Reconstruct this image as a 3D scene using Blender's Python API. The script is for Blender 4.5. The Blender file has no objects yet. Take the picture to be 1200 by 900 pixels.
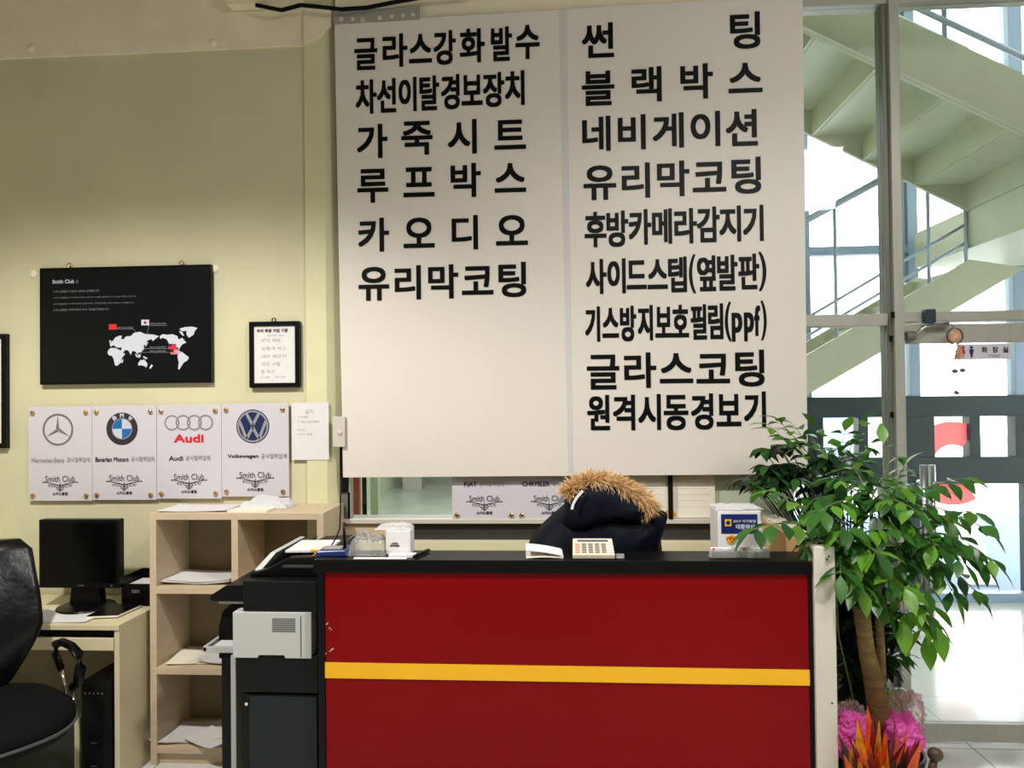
import bpy, bmesh, math, random
from mathutils import Vector, Matrix
random.seed(7)
sc = bpy.context.scene
COL = sc.collection
PI = math.pi

# ------------------------------------------------------------------ camera
FPX = 905.0
TH, PT, RO = math.radians(3.9), 0.0147, 0.0115
EYE = Vector((0, 0, 1.6))
_f0 = Vector((-math.sin(TH), math.cos(TH), 0)); _r0 = Vector((math.cos(TH), math.sin(TH), 0))
FWD = _f0 * math.cos(PT) + Vector((0, 0, 1)) * math.sin(PT)
_u0 = _r0.cross(FWD)
RT = _r0 * math.cos(RO) - _u0 * math.sin(RO)
UP = _u0 * math.cos(RO) + _r0 * math.sin(RO)
cam = bpy.data.objects.new('camera', bpy.data.cameras.new('camera'))
COL.objects.link(cam)
cam.matrix_world = Matrix((( RT.x, UP.x, -FWD.x, EYE.x), (RT.y, UP.y, -FWD.y, EYE.y), (RT.z, UP.z, -FWD.z, EYE.z), (0, 0, 0, 1)))
cam.data.sensor_width = 36.0
cam.data.lens = FPX / 1200 * 36
cam.data.clip_start = 0.02
sc.camera = cam

def P(px, py, Y=None, Z=None, X=None):
    """the point of the place seen at photograph pixel (px, py) on a plane"""
    d = FWD + RT * ((px - 600) / FPX) - UP * ((py - 450) / FPX)
    if Y is not None: t = Y / d.y
    elif Z is not None: t = (Z - EYE.z) / d.z
    else: t = X / d.x
    return EYE + d * t

# ------------------------------------------------------------------ light
sc.view_settings.view_transform = 'Standard'
sc.view_settings.look = 'None'
sc.view_settings.exposure = 0.22
sc.view_settings.gamma = 1.0
sc.view_settings.use_curve_mapping = False
w = bpy.data.worlds.new('overcast_sky'); sc.world = w; w.use_nodes = True
_bg = w.node_tree.nodes['Background']
_bg.inputs[0].default_value = (0.96, 0.98, 1.0, 1); _bg.inputs[1].default_value = 6.0

def lamp(name, kind, loc, power, color=(1, 0.96, 0.88), size=0.3, target=None, angle=None, blend=0.3, size_y=None):
    d = bpy.data.lights.new(name, kind); d.energy = power; d.color = color
    if kind == 'SPOT':
        d.spot_size = math.radians(angle); d.spot_blend = blend; d.shadow_soft_size = size
    elif kind == 'AREA':
        d.size = size
        if size_y: d.shape = 'RECTANGLE'; d.size_y = size_y
    else: d.shadow_soft_size = size
    o = bpy.data.objects.new(name, d); COL.objects.link(o); o.location = loc
    t = Vector(target) if target else Vector((loc[0], loc[1], 0))
    o.rotation_euler = (t - Vector(loc)).to_track_quat('-Z', 'Y').to_euler()
    return o
lamp('downlight_left', 'SPOT', (-1.9, 1.5, 3.34), 265, (1, 0.96, 0.88), 0.07, angle=142, blend=0.45)
lamp('downlight_right', 'SPOT', (0.62, 1.5, 3.34), 185, (1, 0.97, 0.92), 0.07, angle=164, blend=1.0)
lamp('fill_light_rear', 'AREA', (0.9, -1.4, 3.5), 14, (1, 0.97, 0.92), 1.2)  # unseen fill added to soften the shade in the room
lamp('fill_light_right', 'AREA', (1.9, 0.6, 3.5), 42, (1, 0.98, 0.94), 0.9, target=(1.6, 2.2, 1.5))  # added fill that lifts the banner top and right side, no fixture
lamp('workshop_light', 'AREA', (-1.0, 9.0, 3.8), 260, (1, 1, 0.97), 3.0)

# ------------------------------------------------------------------ materials
def lin(c):
    return tuple(((v / 255) / 12.92 if v / 255 <= 0.04045 else ((v / 255 + 0.055) / 1.055) ** 2.4) for v in c)
def mat(name, rgb, rough=0.5, metal=0.0, var=0.0, scale=8.0, bump=0.0, bscale=60.0, spec=0.5, stretch=None, trans=0.0):
    m = bpy.data.materials.new(name); m.use_nodes = True
    nt = m.node_tree; b = nt.nodes['Principled BSDF']
    c = lin(rgb)
    b.inputs['Base Color'].default_value = (*c, 1); b.inputs['Roughness'].default_value = rough
    b.inputs['Metallic'].default_value = metal; b.inputs['Specular IOR Level'].default_value = spec
    tc = nt.nodes.new('ShaderNodeTexCoord'); mp = nt.nodes.new('ShaderNodeMapping')
    nt.links.new(tc.outputs['Object'], mp.inputs['Vector'])
    if stretch: mp.inputs['Scale'].default_value = stretch
    if var > 0:
        n = nt.nodes.new('ShaderNodeTexNoise'); n.inputs['Scale'].default_value = scale; n.inputs['Detail'].default_value = 4
        nt.links.new(mp.outputs[0], n.inputs['Vector'])
        r = nt.nodes.new('ShaderNodeValToRGB')
        r.color_ramp.elements[0].position = 0.3; r.color_ramp.elements[1].position = 0.7
        r.color_ramp.elements[0].color = (*[v * (1 - var) for v in c], 1)
        r.color_ramp.elements[1].color = (*[min(1, v * (1 + var)) for v in c], 1)
        nt.links.new(n.outputs['Fac'], r.inputs['Fac']); nt.links.new(r.outputs[0], b.inputs['Base Color'])
    if bump > 0:
        n2 = nt.nodes.new('ShaderNodeTexNoise'); n2.inputs['Scale'].default_value = bscale; n2.inputs['Detail'].default_value = 3
        nt.links.new(mp.outputs[0], n2.inputs['Vector'])
        bp = nt.nodes.new('ShaderNodeBump'); bp.inputs['Strength'].default_value = bump; bp.inputs['Distance'].default_value = 0.01
        nt.links.new(n2.outputs['Fac'], bp.inputs['Height']); nt.links.new(bp.outputs[0], b.inputs['Normal'])
    if trans > 0:
        t = nt.nodes.new('ShaderNodeBsdfTranslucent'); t.inputs[0].default_value = (*[min(1, v * 1.5) for v in c], 1)
        mx = nt.nodes.new('ShaderNodeMixShader'); mx.inputs[0].default_value = trans
        nt.links.new(b.outputs[0], mx.inputs[1]); nt.links.new(t.outputs[0], mx.inputs[2])
        nt.links.new(mx.outputs[0], nt.nodes['Material Output'].inputs[0])
    return m
def glass_mat(name, tint=(253, 254, 254), alpha=0.0, rough=0.0, body=(255, 255, 255)):
    """thin sheet: see-through, a little reflective; alpha adds a hazy diffuse film"""
    m = bpy.data.materials.new(name); m.use_nodes = True; nt = m.node_tree
    for n in list(nt.nodes):
        if n.type == 'BSDF_PRINCIPLED': nt.nodes.remove(n)
    out = nt.nodes['Material Output']
    tr = nt.nodes.new('ShaderNodeBsdfTransparent'); tr.inputs[0].default_value = (*lin(tint), 1)
    gl = nt.nodes.new('ShaderNodeBsdfGlossy'); gl.inputs['Roughness'].default_value = rough
    fr = nt.nodes.new('ShaderNodeFresnel'); fr.inputs[0].default_value = 1.4
    mx = nt.nodes.new('ShaderNodeMixShader')
    nt.links.new(fr.outputs[0], mx.inputs[0]); nt.links.new(tr.outputs[0], mx.inputs[1]); nt.links.new(gl.outputs[0], mx.inputs[2])
    last = mx
    if alpha > 0:
        df = nt.nodes.new('ShaderNodeBsdfDiffuse'); df.inputs[0].default_value = (*lin(body), 1)
        m2 = nt.nodes.new('ShaderNodeMixShader'); m2.inputs[0].default_value = alpha
        nt.links.new(mx.outputs[0], m2.inputs[1]); nt.links.new(df.outputs[0], m2.inputs[2]); last = m2
    nt.links.new(last.outputs[0], out.inputs[0])
    return m
def panel_wall_mat(name, rgb, step=0.09):
    """painted boards: faint vertical joints every step metres"""
    m = mat(name, rgb, 0.6, var=0.05, scale=2.5)
    nt = m.node_tree; b = nt.nodes['Principled BSDF']
    tc = nt.nodes.new('ShaderNodeTexCoord'); sp = nt.nodes.new('ShaderNodeSeparateXYZ'); nt.links.new(tc.outputs['Object'], sp.inputs[0])
    a = nt.nodes.new('ShaderNodeMath'); a.operation = 'PINGPONG'; a.inputs[1].default_value = step / 2; nt.links.new(sp.outputs['X'], a.inputs[0])
    c = nt.nodes.new('ShaderNodeMath'); c.operation = 'MINIMUM'; c.inputs[1].default_value = 0.004; nt.links.new(a.outputs[0], c.inputs[0])
    bp = nt.nodes.new('ShaderNodeBump'); bp.inputs['Strength'].default_value = 0.35; bp.inputs['Distance'].default_value = 0.25
    nt.links.new(c.outputs[0], bp.inputs['Height']); nt.links.new(bp.outputs[0], b.inputs['Normal'])
    return m
def tile_mat(name, rgb, joint, size, rough):
    m = mat(name, rgb, rough, var=0.04, scale=3); nt = m.node_tree; b = nt.nodes['Principled BSDF']
    tc = nt.nodes.new('ShaderNodeTexCoord'); br = nt.nodes.new('ShaderNodeTexBrick')
    br.offset = 0; br.inputs['Scale'].default_value = 1.0; br.inputs['Brick Width'].default_value = size; br.inputs['Row Height'].default_value = size
    br.inputs['Mortar Size'].default_value = 0.004
    c = lin(rgb); br.inputs['Color1'].default_value = (*c, 1); br.inputs['Color2'].default_value = (*[v * 0.96 for v in c], 1); br.inputs['Mortar'].default_value = (*lin(joint), 1)
    nt.links.new(tc.outputs['Object'], br.inputs['Vector']); nt.links.new(br.outputs['Color'], b.inputs['Base Color'])
    return m
M = {}
M['wall'] = panel_wall_mat('cream_green_paint', (208, 203, 170))
M['beam'] = mat('beige_paint_with_light', (240, 230, 204), 0.6, var=0.05, scale=5, bump=0.15, bscale=40)  # beige paint lightened to carry the light on the wall top
M['pillar'] = mat('pale_green_paint', (214, 211, 172), 0.55, var=0.03)
M['ceiling'] = mat('ceiling_paint', (176, 172, 164), 0.8, var=0.04)
M['roomwall'] = mat('grey_white_paint', (158, 156, 148), 0.8, var=0.04)
M['floor'] = tile_mat('room_tile', (224, 224, 220), (150, 150, 145), 0.6, 0.18)
M['vfloor'] = tile_mat('vestibule_tile', (228, 230, 228), (190, 192, 190), 0.6, 0.15)
M['wfloor'] = mat('workshop_concrete', (150, 158, 148), 0.25, var=0.12, scale=1.5)
M['pavement'] = mat('pavement', (200, 200, 198), 0.9, var=0.06, scale=1)
M['stairs'] = mat('stair_paint', (198, 203, 178), 0.45, var=0.03)
M['alu'] = mat('grey_aluminium', (176, 176, 166), 0.38, 0.25, var=0.05, scale=4, stretch=(8, 8, 1))
M['alu_dark'] = mat('dark_aluminium', (112, 114, 106), 0.4, 0.25)
M['chrome'] = mat('chrome', (225, 225, 225), 0.12, 1.0)
M['brass'] = mat('brass', (214, 176, 120), 0.2, 1.0)
M['steel'] = mat('brushed_steel', (190, 196, 196), 0.25, 0.9)
M['slate'] = mat('dark_slate_frame', (38, 55, 64), 0.4, 0.0, var=0.06)
M['bluegrey'] = mat('blue_grey_frame', (146, 168, 196), 0.4)
M['rail'] = mat('rail_paint_bloom', (176, 194, 214), 0.35)  # rail colour with the bluish bloom of the windows put into it
M['banner'] = mat('banner_vinyl', (224, 217, 209), 0.45, var=0.012, scale=2)
M['seam'] = mat('banner_seam', (206, 205, 204), 0.5)
M['letter'] = mat('black_vinyl', (10, 13, 14), 0.4, spec=0.12)
M['black'] = mat('black_plastic', (8, 8, 9), 0.35, var=0.1, spec=0.18)
M['black_gloss'] = mat('black_gloss', (8, 8, 9), 0.15)
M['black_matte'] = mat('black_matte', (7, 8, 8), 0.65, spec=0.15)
M['screen'] = mat('black_screen', (4, 4, 5), 0.2, spec=0.15)
M['red'] = mat('red_laminate', (122, 3, 7), 0.25, var=0.06, scale=1.5, spec=0.12)
M['yellow'] = mat('yellow_stripe', (236, 176, 8), 0.35, var=0.03)
M['white_lam'] = mat('white_laminate', (204, 199, 186), 0.4, var=0.02)
M['fibre'] = mat('fibreboard', (206, 164, 112), 0.7, var=0.06, scale=20)
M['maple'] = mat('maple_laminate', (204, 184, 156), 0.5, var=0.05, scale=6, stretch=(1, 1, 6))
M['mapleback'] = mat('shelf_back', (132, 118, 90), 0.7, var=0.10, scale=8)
M['deskwood'] = mat('cream_laminate', (212, 200, 166), 0.45, var=0.03)
M['paper'] = mat('white_paper', (222, 220, 222), 0.8, var=0.02, scale=30)
M['paper2'] = mat('ivory_paper', (236, 230, 214), 0.8, var=0.02)
M['card'] = mat('white_acrylic', (208, 204, 214), 0.2)
M['ink'] = mat('grey_ink', (88, 88, 92), 0.6)
M['ink_dark'] = mat('dark_ink', (40, 40, 46), 0.6)
M['ink_pale'] = mat('pale_ink', (160, 158, 160), 0.6)
M['ink_faint'] = mat('faint_ink', (206, 200, 186), 0.6)
M['silver_ink'] = mat('silver_ink', (150, 150, 154), 0.4)
M['navy_ink'] = mat('navy_ink', (26, 38, 86), 0.4)
M['blue_ink'] = mat('blue_ink', (24, 106, 176), 0.4)
M['red_ink'] = mat('red_ink', (216, 30, 44), 0.5)
M['white_ink'] = mat('white_ink', (200, 204, 216), 0.5)
M['dim_ink'] = mat('dim_ink', (128, 134, 136), 0.6)
M['board'] = mat('black_board', (9, 13, 15), 0.3, spec=0.25)
M['copier'] = mat('copier_charcoal', (13, 15, 16), 0.45, var=0.05, spec=0.2)
M['copier_door'] = mat('copier_slate', (26, 33, 38), 0.4, spec=0.25)
M['copier_grey'] = mat('copier_grey', (184, 186, 184), 0.45)
M['leather'] = mat('black_leather', (9, 10, 11), 0.3, var=0.1, bump=0.5, bscale=14, spec=0.35)
M['fabric'] = mat('black_mesh_fabric', (7, 8, 9), 0.8, bump=0.3, bscale=200, spec=0.15)
M['navy'] = mat('navy_nylon', (7, 11, 24), 0.6, bump=0.35, bscale=18, spec=0.12)
M['fur1'] = mat('tan_fur', (240, 206, 156), 0.8, trans=0.3)
M['fur2'] = mat('brown_fur', (196, 152, 102), 0.8, trans=0.3)
M['fur3'] = mat('cream_fur', (244, 218, 176), 0.8, trans=0.3)
M['reflective'] = mat('reflective_strip', (215, 218, 215), 0.4)
M['calc'] = mat('calculator_ivory', (226, 214, 190), 0.4)
M['lcd'] = mat('calculator_lcd', (96, 96, 78), 0.2)
M['pinkkey'] = mat('pink_keys', (232, 168, 152), 0.5)
M['greykey'] = mat('grey_keys', (150, 146, 140), 0.5)
M['blue_plastic'] = mat('blue_plastic', (28, 44, 104), 0.3)
M['label_blue'] = mat('label_blue', (14, 36, 100), 0.3)
M['gold_ink'] = mat('gold_ink', (232, 178, 40), 0.4)
M['leaf'] = mat('leaf_green', (96, 146, 44), 0.35, var=0.25, scale=6, trans=0.4)
M['leaf2'] = mat('leaf_mid_green', (56, 104, 40), 0.35, var=0.2, scale=6, trans=0.35)
M['leaf3'] = mat('leaf_deep_green', (44, 84, 36), 0.35, var=0.2, scale=6, trans=0.3)
M['leaf_dark'] = mat('leaf_dark_green', (26, 52, 30), 0.3, var=0.2, scale=6, trans=0.2)
M['stem'] = mat('green_stem', (92, 110, 60), 0.5)
M['bark'] = mat('bark', (166, 136, 90), 0.8, var=0.25, scale=14, bump=0.8, bscale=50, stretch=(1, 1, 4))
M['soil'] = mat('soil', (44, 34, 26), 0.9, bump=0.8, bscale=40)
M['croton1'] = mat('croton_orange', (226, 92, 30), 0.35, var=0.35, scale=30, trans=0.25)
M['croton2'] = mat('croton_red', (120, 18, 28), 0.35, var=0.4, scale=30, trans=0.2)
M['croton3'] = mat('croton_yellow', (226, 150, 40), 0.35, var=0.4, scale=30, trans=0.25)
M['croton4'] = mat('croton_dark', (46, 20, 24), 0.35, var=0.4, scale=30, trans=0.1)
M['tulle'] = mat('pink_tulle', (236, 112, 196), 0.6, trans=0.45)
M['tulle2'] = glass_mat('pale_tulle', (255, 248, 248), 0.25, 0.6, (255, 226, 230))
M['tulle3'] = glass_mat('lime_tulle', (252, 255, 240), 0.28, 0.6, (240, 246, 180))
M['pot'] = mat('black_pot', (24, 24, 24), 0.4)
M['flower'] = mat('pink_petal', (222, 44, 96), 0.5, trans=0.2)
M['wood_dark'] = mat('dark_wood', (86, 66, 50), 0.5, var=0.2, scale=20)
M['shell'] = mat('shell_tan', (196, 150, 116), 0.4, var=0.5, scale=30)
M['glass'] = glass_mat('window_glass')
M['clear'] = glass_mat('clear_plastic', (250, 250, 250), 0.22, 0.15, (235, 238, 235))
M['film'] = glass_mat('plastic_film', (250, 250, 250), 0.45, 0.2, (238, 238, 242))
M['bagfilm'] = glass_mat('crumpled_bag', (245, 245, 248), 0.75, 0.2, (226, 227, 232))
M['facade_paint'] = mat('distant_facade', (112, 134, 160), 0.8, var=0.05)
M['facade_paint2'] = mat('distant_facade_pale', (150, 166, 186), 0.8, var=0.05)
M['facade_glass'] = mat('distant_window', (60, 80, 104), 0.3)
M['shaded_paving'] = mat('blue_grey_shaded_paving', (104, 122, 146), 0.9, var=0.06, scale=3)  # near paving with the building's shade put into its colour
M['red_paint'] = mat('red_paint', (158, 52, 50), 0.5)
M['dark_panel'] = mat('dark_panel', (52, 52, 48), 0.4, var=0.08)
M['tan_panel'] = mat('tan_panel', (196, 176, 150), 0.6, var=0.06)
M['cream_bar'] = mat('cream_bar', (220, 214, 178), 0.45)
M['green_panel'] = mat('green_white_panel', (198, 208, 184), 0.5, var=0.03)
M['sign_red'] = mat('red_film', (240, 104, 104), 0.4, trans=0.7)

# ------------------------------------------------------------------ geometry helpers
class MB:
    def __init__(s): s.v = []; s.f = []; s.mi = []; s.cur = 0
    def m(s, i): s.cur = i; return s
    def add(s, vs, fs):
        o = len(s.v); s.v += [Vector(a) for a in vs]; s.f += [tuple(i + o for i in f) for f in fs]; s.mi += [s.cur] * len(fs); return s
    def box(s, a, b):
        x0, x1 = sorted((a[0], b[0])); y0, y1 = sorted((a[1], b[1])); z0, z1 = sorted((a[2], b[2]))
        return s.add([(x0,y0,z0),(x1,y0,z0),(x1,y1,z0),(x0,y1,z0),(x0,y0,z1),(x1,y0,z1),(x1,y1,z1),(x0,y1,z1)],
                     [(3,2,1,0),(4,5,6,7),(0,1,5,4),(1,2,6,5),(2,3,7,6),(3,0,4,7)])
    def hexa(s, bot, top):
        return s.add(list(bot) + list(top), [(3,2,1,0),(4,5,6,7),(0,1,5,4),(1,2,6,5),(2,3,7,6),(3,0,4,7)])
    def prism(s, pts, off):
        """polygon (3D points) pushed along off, ends capped"""
        n = len(pts); off = Vector(off); a = [Vector(p) for p in pts]; b = [p + off for p in a]
        return s.add(a + b, [tuple(range(n))[::-1], tuple(range(n, 2 * n))] + [(i, (i + 1) % n, n + (i + 1) % n, n + i) for i in range(n)])
    def poly(s, pts): return s.add(pts, [tuple(range(len(pts)))])
    def tube(s, pts, r, n=8, cap=True):
        pts = [Vector(p) for p in pts]; k = len(pts)
        rs = r if isinstance(r, (list, tuple)) else [r] * k
        vs, fs = [], []; ref = None
        for i, p in enumerate(pts):
            t = (pts[min(i + 1, k - 1)] - pts[max(i - 1, 0)]).normalized()
            if ref is None: ref = Vector((0, 0, 1)) if abs(t.z) < 0.9 else Vector((1, 0, 0))
            a = t.cross(ref).normalized(); b = t.cross(a).normalized(); ref = -b if False else ref
            for j in range(n):
                th = 2 * PI * j / n
                vs.append(p + (a * math.cos(th) + b * math.sin(th)) * rs[i])
        for i in range(k - 1):
            for j in range(n):
                fs.append((i*n+j, i*n+(j+1)%n, (i+1)*n+(j+1)%n, (i+1)*n+j))
        if cap: fs += [tuple(range(n))[::-1], tuple(range((k-1)*n, k*n))]
        return s.add(vs, fs)
    def lathe(s, c, prof, n=24):
        """prof: (radius, z) list round a vertical axis at c"""
        c = Vector(c); vs = []; fs = []; k = len(prof)
        for r, z in prof:
            for j in range(n):
                vs.append(c + Vector((r * math.cos(2*PI*j/n), r * math.sin(2*PI*j/n), z)))
        for i in range(k - 1):
            for j in range(n): fs.append((i*n+j, i*n+(j+1)%n, (i+1)*n+(j+1)%n, (i+1)*n+j))
        fs += [tuple(range(n))[::-1], tuple(range((k-1)*n, k*n))]
        return s.add(vs, fs)
    def disc(s, c, r0, r1, nrm=(0, -1, 0), n=32, a0=0, a1=2*PI, d=0.0, sx=1.0):
        """ring (or arc) in the plane through c facing -Y, d thick"""
        c = Vector(c); full = abs(a1 - a0) > 2 * PI - 1e-4; k = n if full else n + 1
        vs, fs = [], []
        for i in range(k):
            a = a0 + (a1 - a0) * i / n
            for r in (r0, r1): vs.append(c + Vector((r * math.cos(a) * sx, 0, r * math.sin(a))))
        for i in range(n):
            j = (i + 1) % k; fs.append((2*i, 2*i+1, 2*j+1, 2*j))
        if r0 == 0: fs = [(f[0], f[1], f[2]) for f in fs]
        return s.add(vs, fs)
    def sphere(s, c, r, n=12, sc=(1, 1, 1)):
        c = Vector(c); pr = [(math.sin(PI*i/n), -math.cos(PI*i/n)) for i in range(n + 1)]; m = n * 2
        vs = [c + Vector((p[0]*math.cos(2*PI*j/m)*r*sc[0], p[0]*math.sin(2*PI*j/m)*r*sc[1], p[1]*r*sc[2])) for p in pr for j in range(m)]
        fs = [(i*m+j, i*m+(j+1)%m, (i+1)*m+(j+1)%m, (i+1)*m+j) for i in range(n) for j in range(m)]
        return s.add(vs, fs)
    def xform(s, mtx, start=0):
        for i in range(start, len(s.v)): s.v[i] = mtx @ s.v[i]
        return s
    def build(s, name, mats, parent=None, bevel=0.0, smooth=False, subsurf=0, local=False, loc=None, fix=True):
        me = bpy.data.meshes.new(name); org = Vector((0, 0, 0))
        if parent is not None and not local:
            org = Vector(parent.location); q = parent.parent
            while q is not None: org += Vector(q.location); q = q.parent
        elif loc is not None: org = Vector(loc)
        me.from_pydata([v - org for v in s.v], [], s.f)
        mats = mats if isinstance(mats, (list, tuple)) else [mats]
        for q in mats: me.materials.append(q)
        for p, i in zip(me.polygons, s.mi): p.material_index = min(i, len(mats) - 1)
        if fix:
            b = bmesh.new(); b.from_mesh(me); bmesh.ops.remove_doubles(b, verts=b.verts, dist=1e-6) if smooth else None
            bmesh.ops.recalc_face_normals(b, faces=b.faces); b.to_mesh(me); b.free()
        if smooth:
            for p in me.polygons: p.use_smooth = True
        o = bpy.data.objects.new(name, me); COL.objects.link(o)
        if parent is not None: o.parent = parent
        elif loc is not None: o.location = org
        if bevel > 0:
            md = o.modifiers.new('bevel', 'BEVEL'); md.width = bevel; md.segments = 2; md.limit_method = 'ANGLE'
        if subsurf:
            md = o.modifiers.new('subsurf', 'SUBSURF'); md.levels = subsurf; md.render_levels = subsurf
        return o
def tag(o, label=None, cat=None, group=None, kind=None):
    if label: o['label'] = label
    if cat: o['category'] = cat
    if group: o['group'] = group
    if kind: o['kind'] = kind
    return o
def empty(name, loc, label=None, cat=None, group=None, rz=0, kind=None):
    o = bpy.data.objects.new(name, None); COL.objects.link(o); o.location = loc; o.rotation_euler = (0, 0, rz)
    o.empty_display_size = 0.05
    return tag(o, label, cat, group, kind)
def struct(name, mb, m, bevel=0.0, label=None, smooth=False):
    o = mb.build(name, m, None, bevel, smooth); o['kind'] = 'structure'
    if label: o['label'] = label
    return o
def copy_tree(o, parent=None):
    c = o.copy(); COL.objects.link(c)
    if parent is not None: c.parent = parent
    for ch in [k for k in bpy.data.objects if k.parent == o]: copy_tree(ch, c)
    return c

_tc = {}
def glyphs(sx):
    """outline mesh of a string in the built-in lettering: (verts, faces, bounds)"""
    if sx not in _tc:
        c = bpy.data.curves.new('lettering', 'FONT'); c.body = sx; c.resolution_u = 4
        o = bpy.data.objects.new('lettering', c); COL.objects.link(o); bpy.context.view_layer.update()
        me = bpy.data.meshes.new_from_object(o.evaluated_get(bpy.context.evaluated_depsgraph_get()))
        v = [(a.co.x, a.co.y) for a in me.vertices]; f = [tuple(p.vertices) for p in me.polygons]
        bpy.data.objects.remove(o); bpy.data.meshes.remove(me); bpy.data.curves.remove(c)
        _tc[sx] = (v, f, (min(a[0] for a in v), min(a[1] for a in v), max(a[0] for a in v), max(a[1] for a in v)))
    return _tc[sx]
def text(mb, s, x0, z0, x1, z1, Y, bold=0.0, keep=None):
    """letters filling a box on a vertical plane facing -Y. keep='c'/'l': keep proportions, fit height, align"""
    v, f, b = glyphs(s); w, h = b[2] - b[0], b[3] - b[1]
    if keep:
        k = (z1 - z0) / h
        if w * k > x1 - x0: k = (x1 - x0) / w
        ww = w * k
        if keep == 'c': c = (x0 + x1) / 2; x0, x1 = c - ww / 2, c + ww / 2
        else: x1 = x0 + ww
        zc = (z0 + z1) / 2; z0, z1 = zc - h * k / 2, zc + h * k / 2
    sx, sz = (x1 - x0 - 2 * bold) / w, (z1 - z0 - 2 * bold) / h
    offs = [(0, 0)] if bold == 0 else [(i * bold, j * bold) for i in (-1, 0, 1) for j in (-1, 0, 1)]
    for q, (ox, oz) in enumerate(offs):
        mb.add([(x0 + bold + (a[0] - b[0]) * sx + ox, Y - 0.00015 * q, z0 + bold + (a[1] - b[1]) * sz + oz) for a in v], f)
    return mb
def sheet(mb, c, w, h, rz=0, curl=0.0, n=6, z=None, th=0.0008):
    """a sheet of paper lying flat, slightly wavy"""
    c = Vector(c); ca, sa = math.cos(rz), math.sin(rz); top = []; 
    ph = random.random() * 6
    for i in range(n + 1):
        for j in range(n + 1):
            u, v = i / n - 0.5, j / n - 0.5
            zz = curl * (u * u * 3.2 + v * v * 1.2 + 0.12 * math.sin(7 * u + ph) + 0.13)
            top.append(Vector((c.x + u * w * ca - v * h * sa, c.y + u * w * sa + v * h * ca, c.z + zz + th)))
    bot = [p - Vector((0, 0, th)) for p in top]; k = (n + 1) ** 2
    fs = []
    for i in range(n):
        for j in range(n):
            a, b, d, e = i*(n+1)+j, (i+1)*(n+1)+j, (i+1)*(n+1)+j+1, i*(n+1)+j+1
            fs += [(a, b, d, e), (k+e, k+d, k+b, k+a)]
    rim = [i*(n+1) for i in range(n+1)] + [n*(n+1)+j for j in range(1, n+1)] + [i*(n+1)+n for i in range(n-1, -1, -1)] + [j for j in range(n-1, 0, -1)]
    for i in range(len(rim)):
        a, b = rim[i], rim[(i+1) % len(rim)]; fs.append((a, k+a, k+b, b))
    return mb.add(top + bot, fs)
def noise3(p, s): 
    from mathutils import noise
    return noise.noise(Vector(p) * s)

YW, YG, YB = 3.60, 3.66, 3.56      # left wall, glass wall, banner

# ================================================================== SETTING
struct('floor', MB().box((-4.2, -3.5, -0.1), (3.2, 3.78, 0)), M['floor'])
struct('floor_vestibule', MB().box((0.95, 3.78, -0.1), (5.4, 6.12, 0)), M['vfloor'])
struct('floor_workshop', MB().box((-3.6, 3.78, -0.1), (0.85, 16, 0)), M['wfloor'])
struct('ceiling', MB().box((-4.2, -3.5, 3.62), (3.2, 3.75, 3.72)), M['ceiling'])
struct('wall_rear', MB().box((-4.2, -3.6, 0), (3.2, -3.5, 3.62)), M['roomwall'])
struct('wall_left', MB().box((-4.3, -3.6, 0), (-4.2, 3.75, 3.62)), M['wall'])
struct('wall_right', MB().box((3.2, -3.6, 0), (3.3, 3.75, 3.62)), M['roomwall'])
struct('wall_back', MB().box((-4.2, YW, 0), (-1.2, 3.74, 3.62)), M['wall'], label='cream-green painted wall with frames and signs')
b0 = P(0, 69, Y=YW).z
struct('trim_1', MB().box((-4.2, YW - 0.012, b0 - 0.005), (-1.222, YW + 0.05, 3.62)), M['beam'], 0.002, 'beige steel beam along the wall top')
# pillar with a chamfered right edge; the pale patch at its top is painted lamp light
xl, xr = P(359, 300, Y=YW).x, P(396, 300, Y=YW).x
def pillar_prof(z, y0=YW - 0.016): return [(xl, 3.74, z), (xl, y0, z), (xr - 0.055, y0, z), (xr, y0 + 0.05, z), (xr, 3.74, z)]
struct('trim_2', MB().prism(pillar_prof(0), (0, 0, 3.62)), M['pillar'], 0.002, 'pale green pillar beside the banner')
cap = [P(358, 9, Y=YW), P(383, 8, Y=YW), P(390, 16, Y=YW), P(390, 33, Y=YW), P(384, 41, Y=YW), P(377, 47, Y=YW), P(368, 53, Y=YW), P(358, 55, Y=YW)]  # outline of the painted light patch at the pillar top
struct('trim_light_patch', MB().prism([Vector((p.x, YW - 0.03, p.z)) for p in cap], (0, 0.013, 0)), M['beam'], 0.001, 'pale rounded patch of painted light at the pillar top')
# slanted roof brace meeting the beam
br = [P(258, -12, Y=3.5), P(272, 13, Y=3.5), P(316, 11, Y=3.5), P(300, -14, Y=3.5)]
struct('trim_4', MB().prism([P(240, -40, Y=YW-0.02), P(272, 13, Y=YW-0.02), P(315, 11, Y=YW-0.02), P(288, -40, Y=YW-0.02)], (0, -0.06, 0)), M['beam'], 0.003, 'slanted pale brace above the beam')
# header above the banner and the glass
struct('trim_5', MB().box((xr, 3.585, 3.33), (0.98, 3.72, 3.62)), M['beam'], 0.003, 'pale header behind the banner top')
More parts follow.
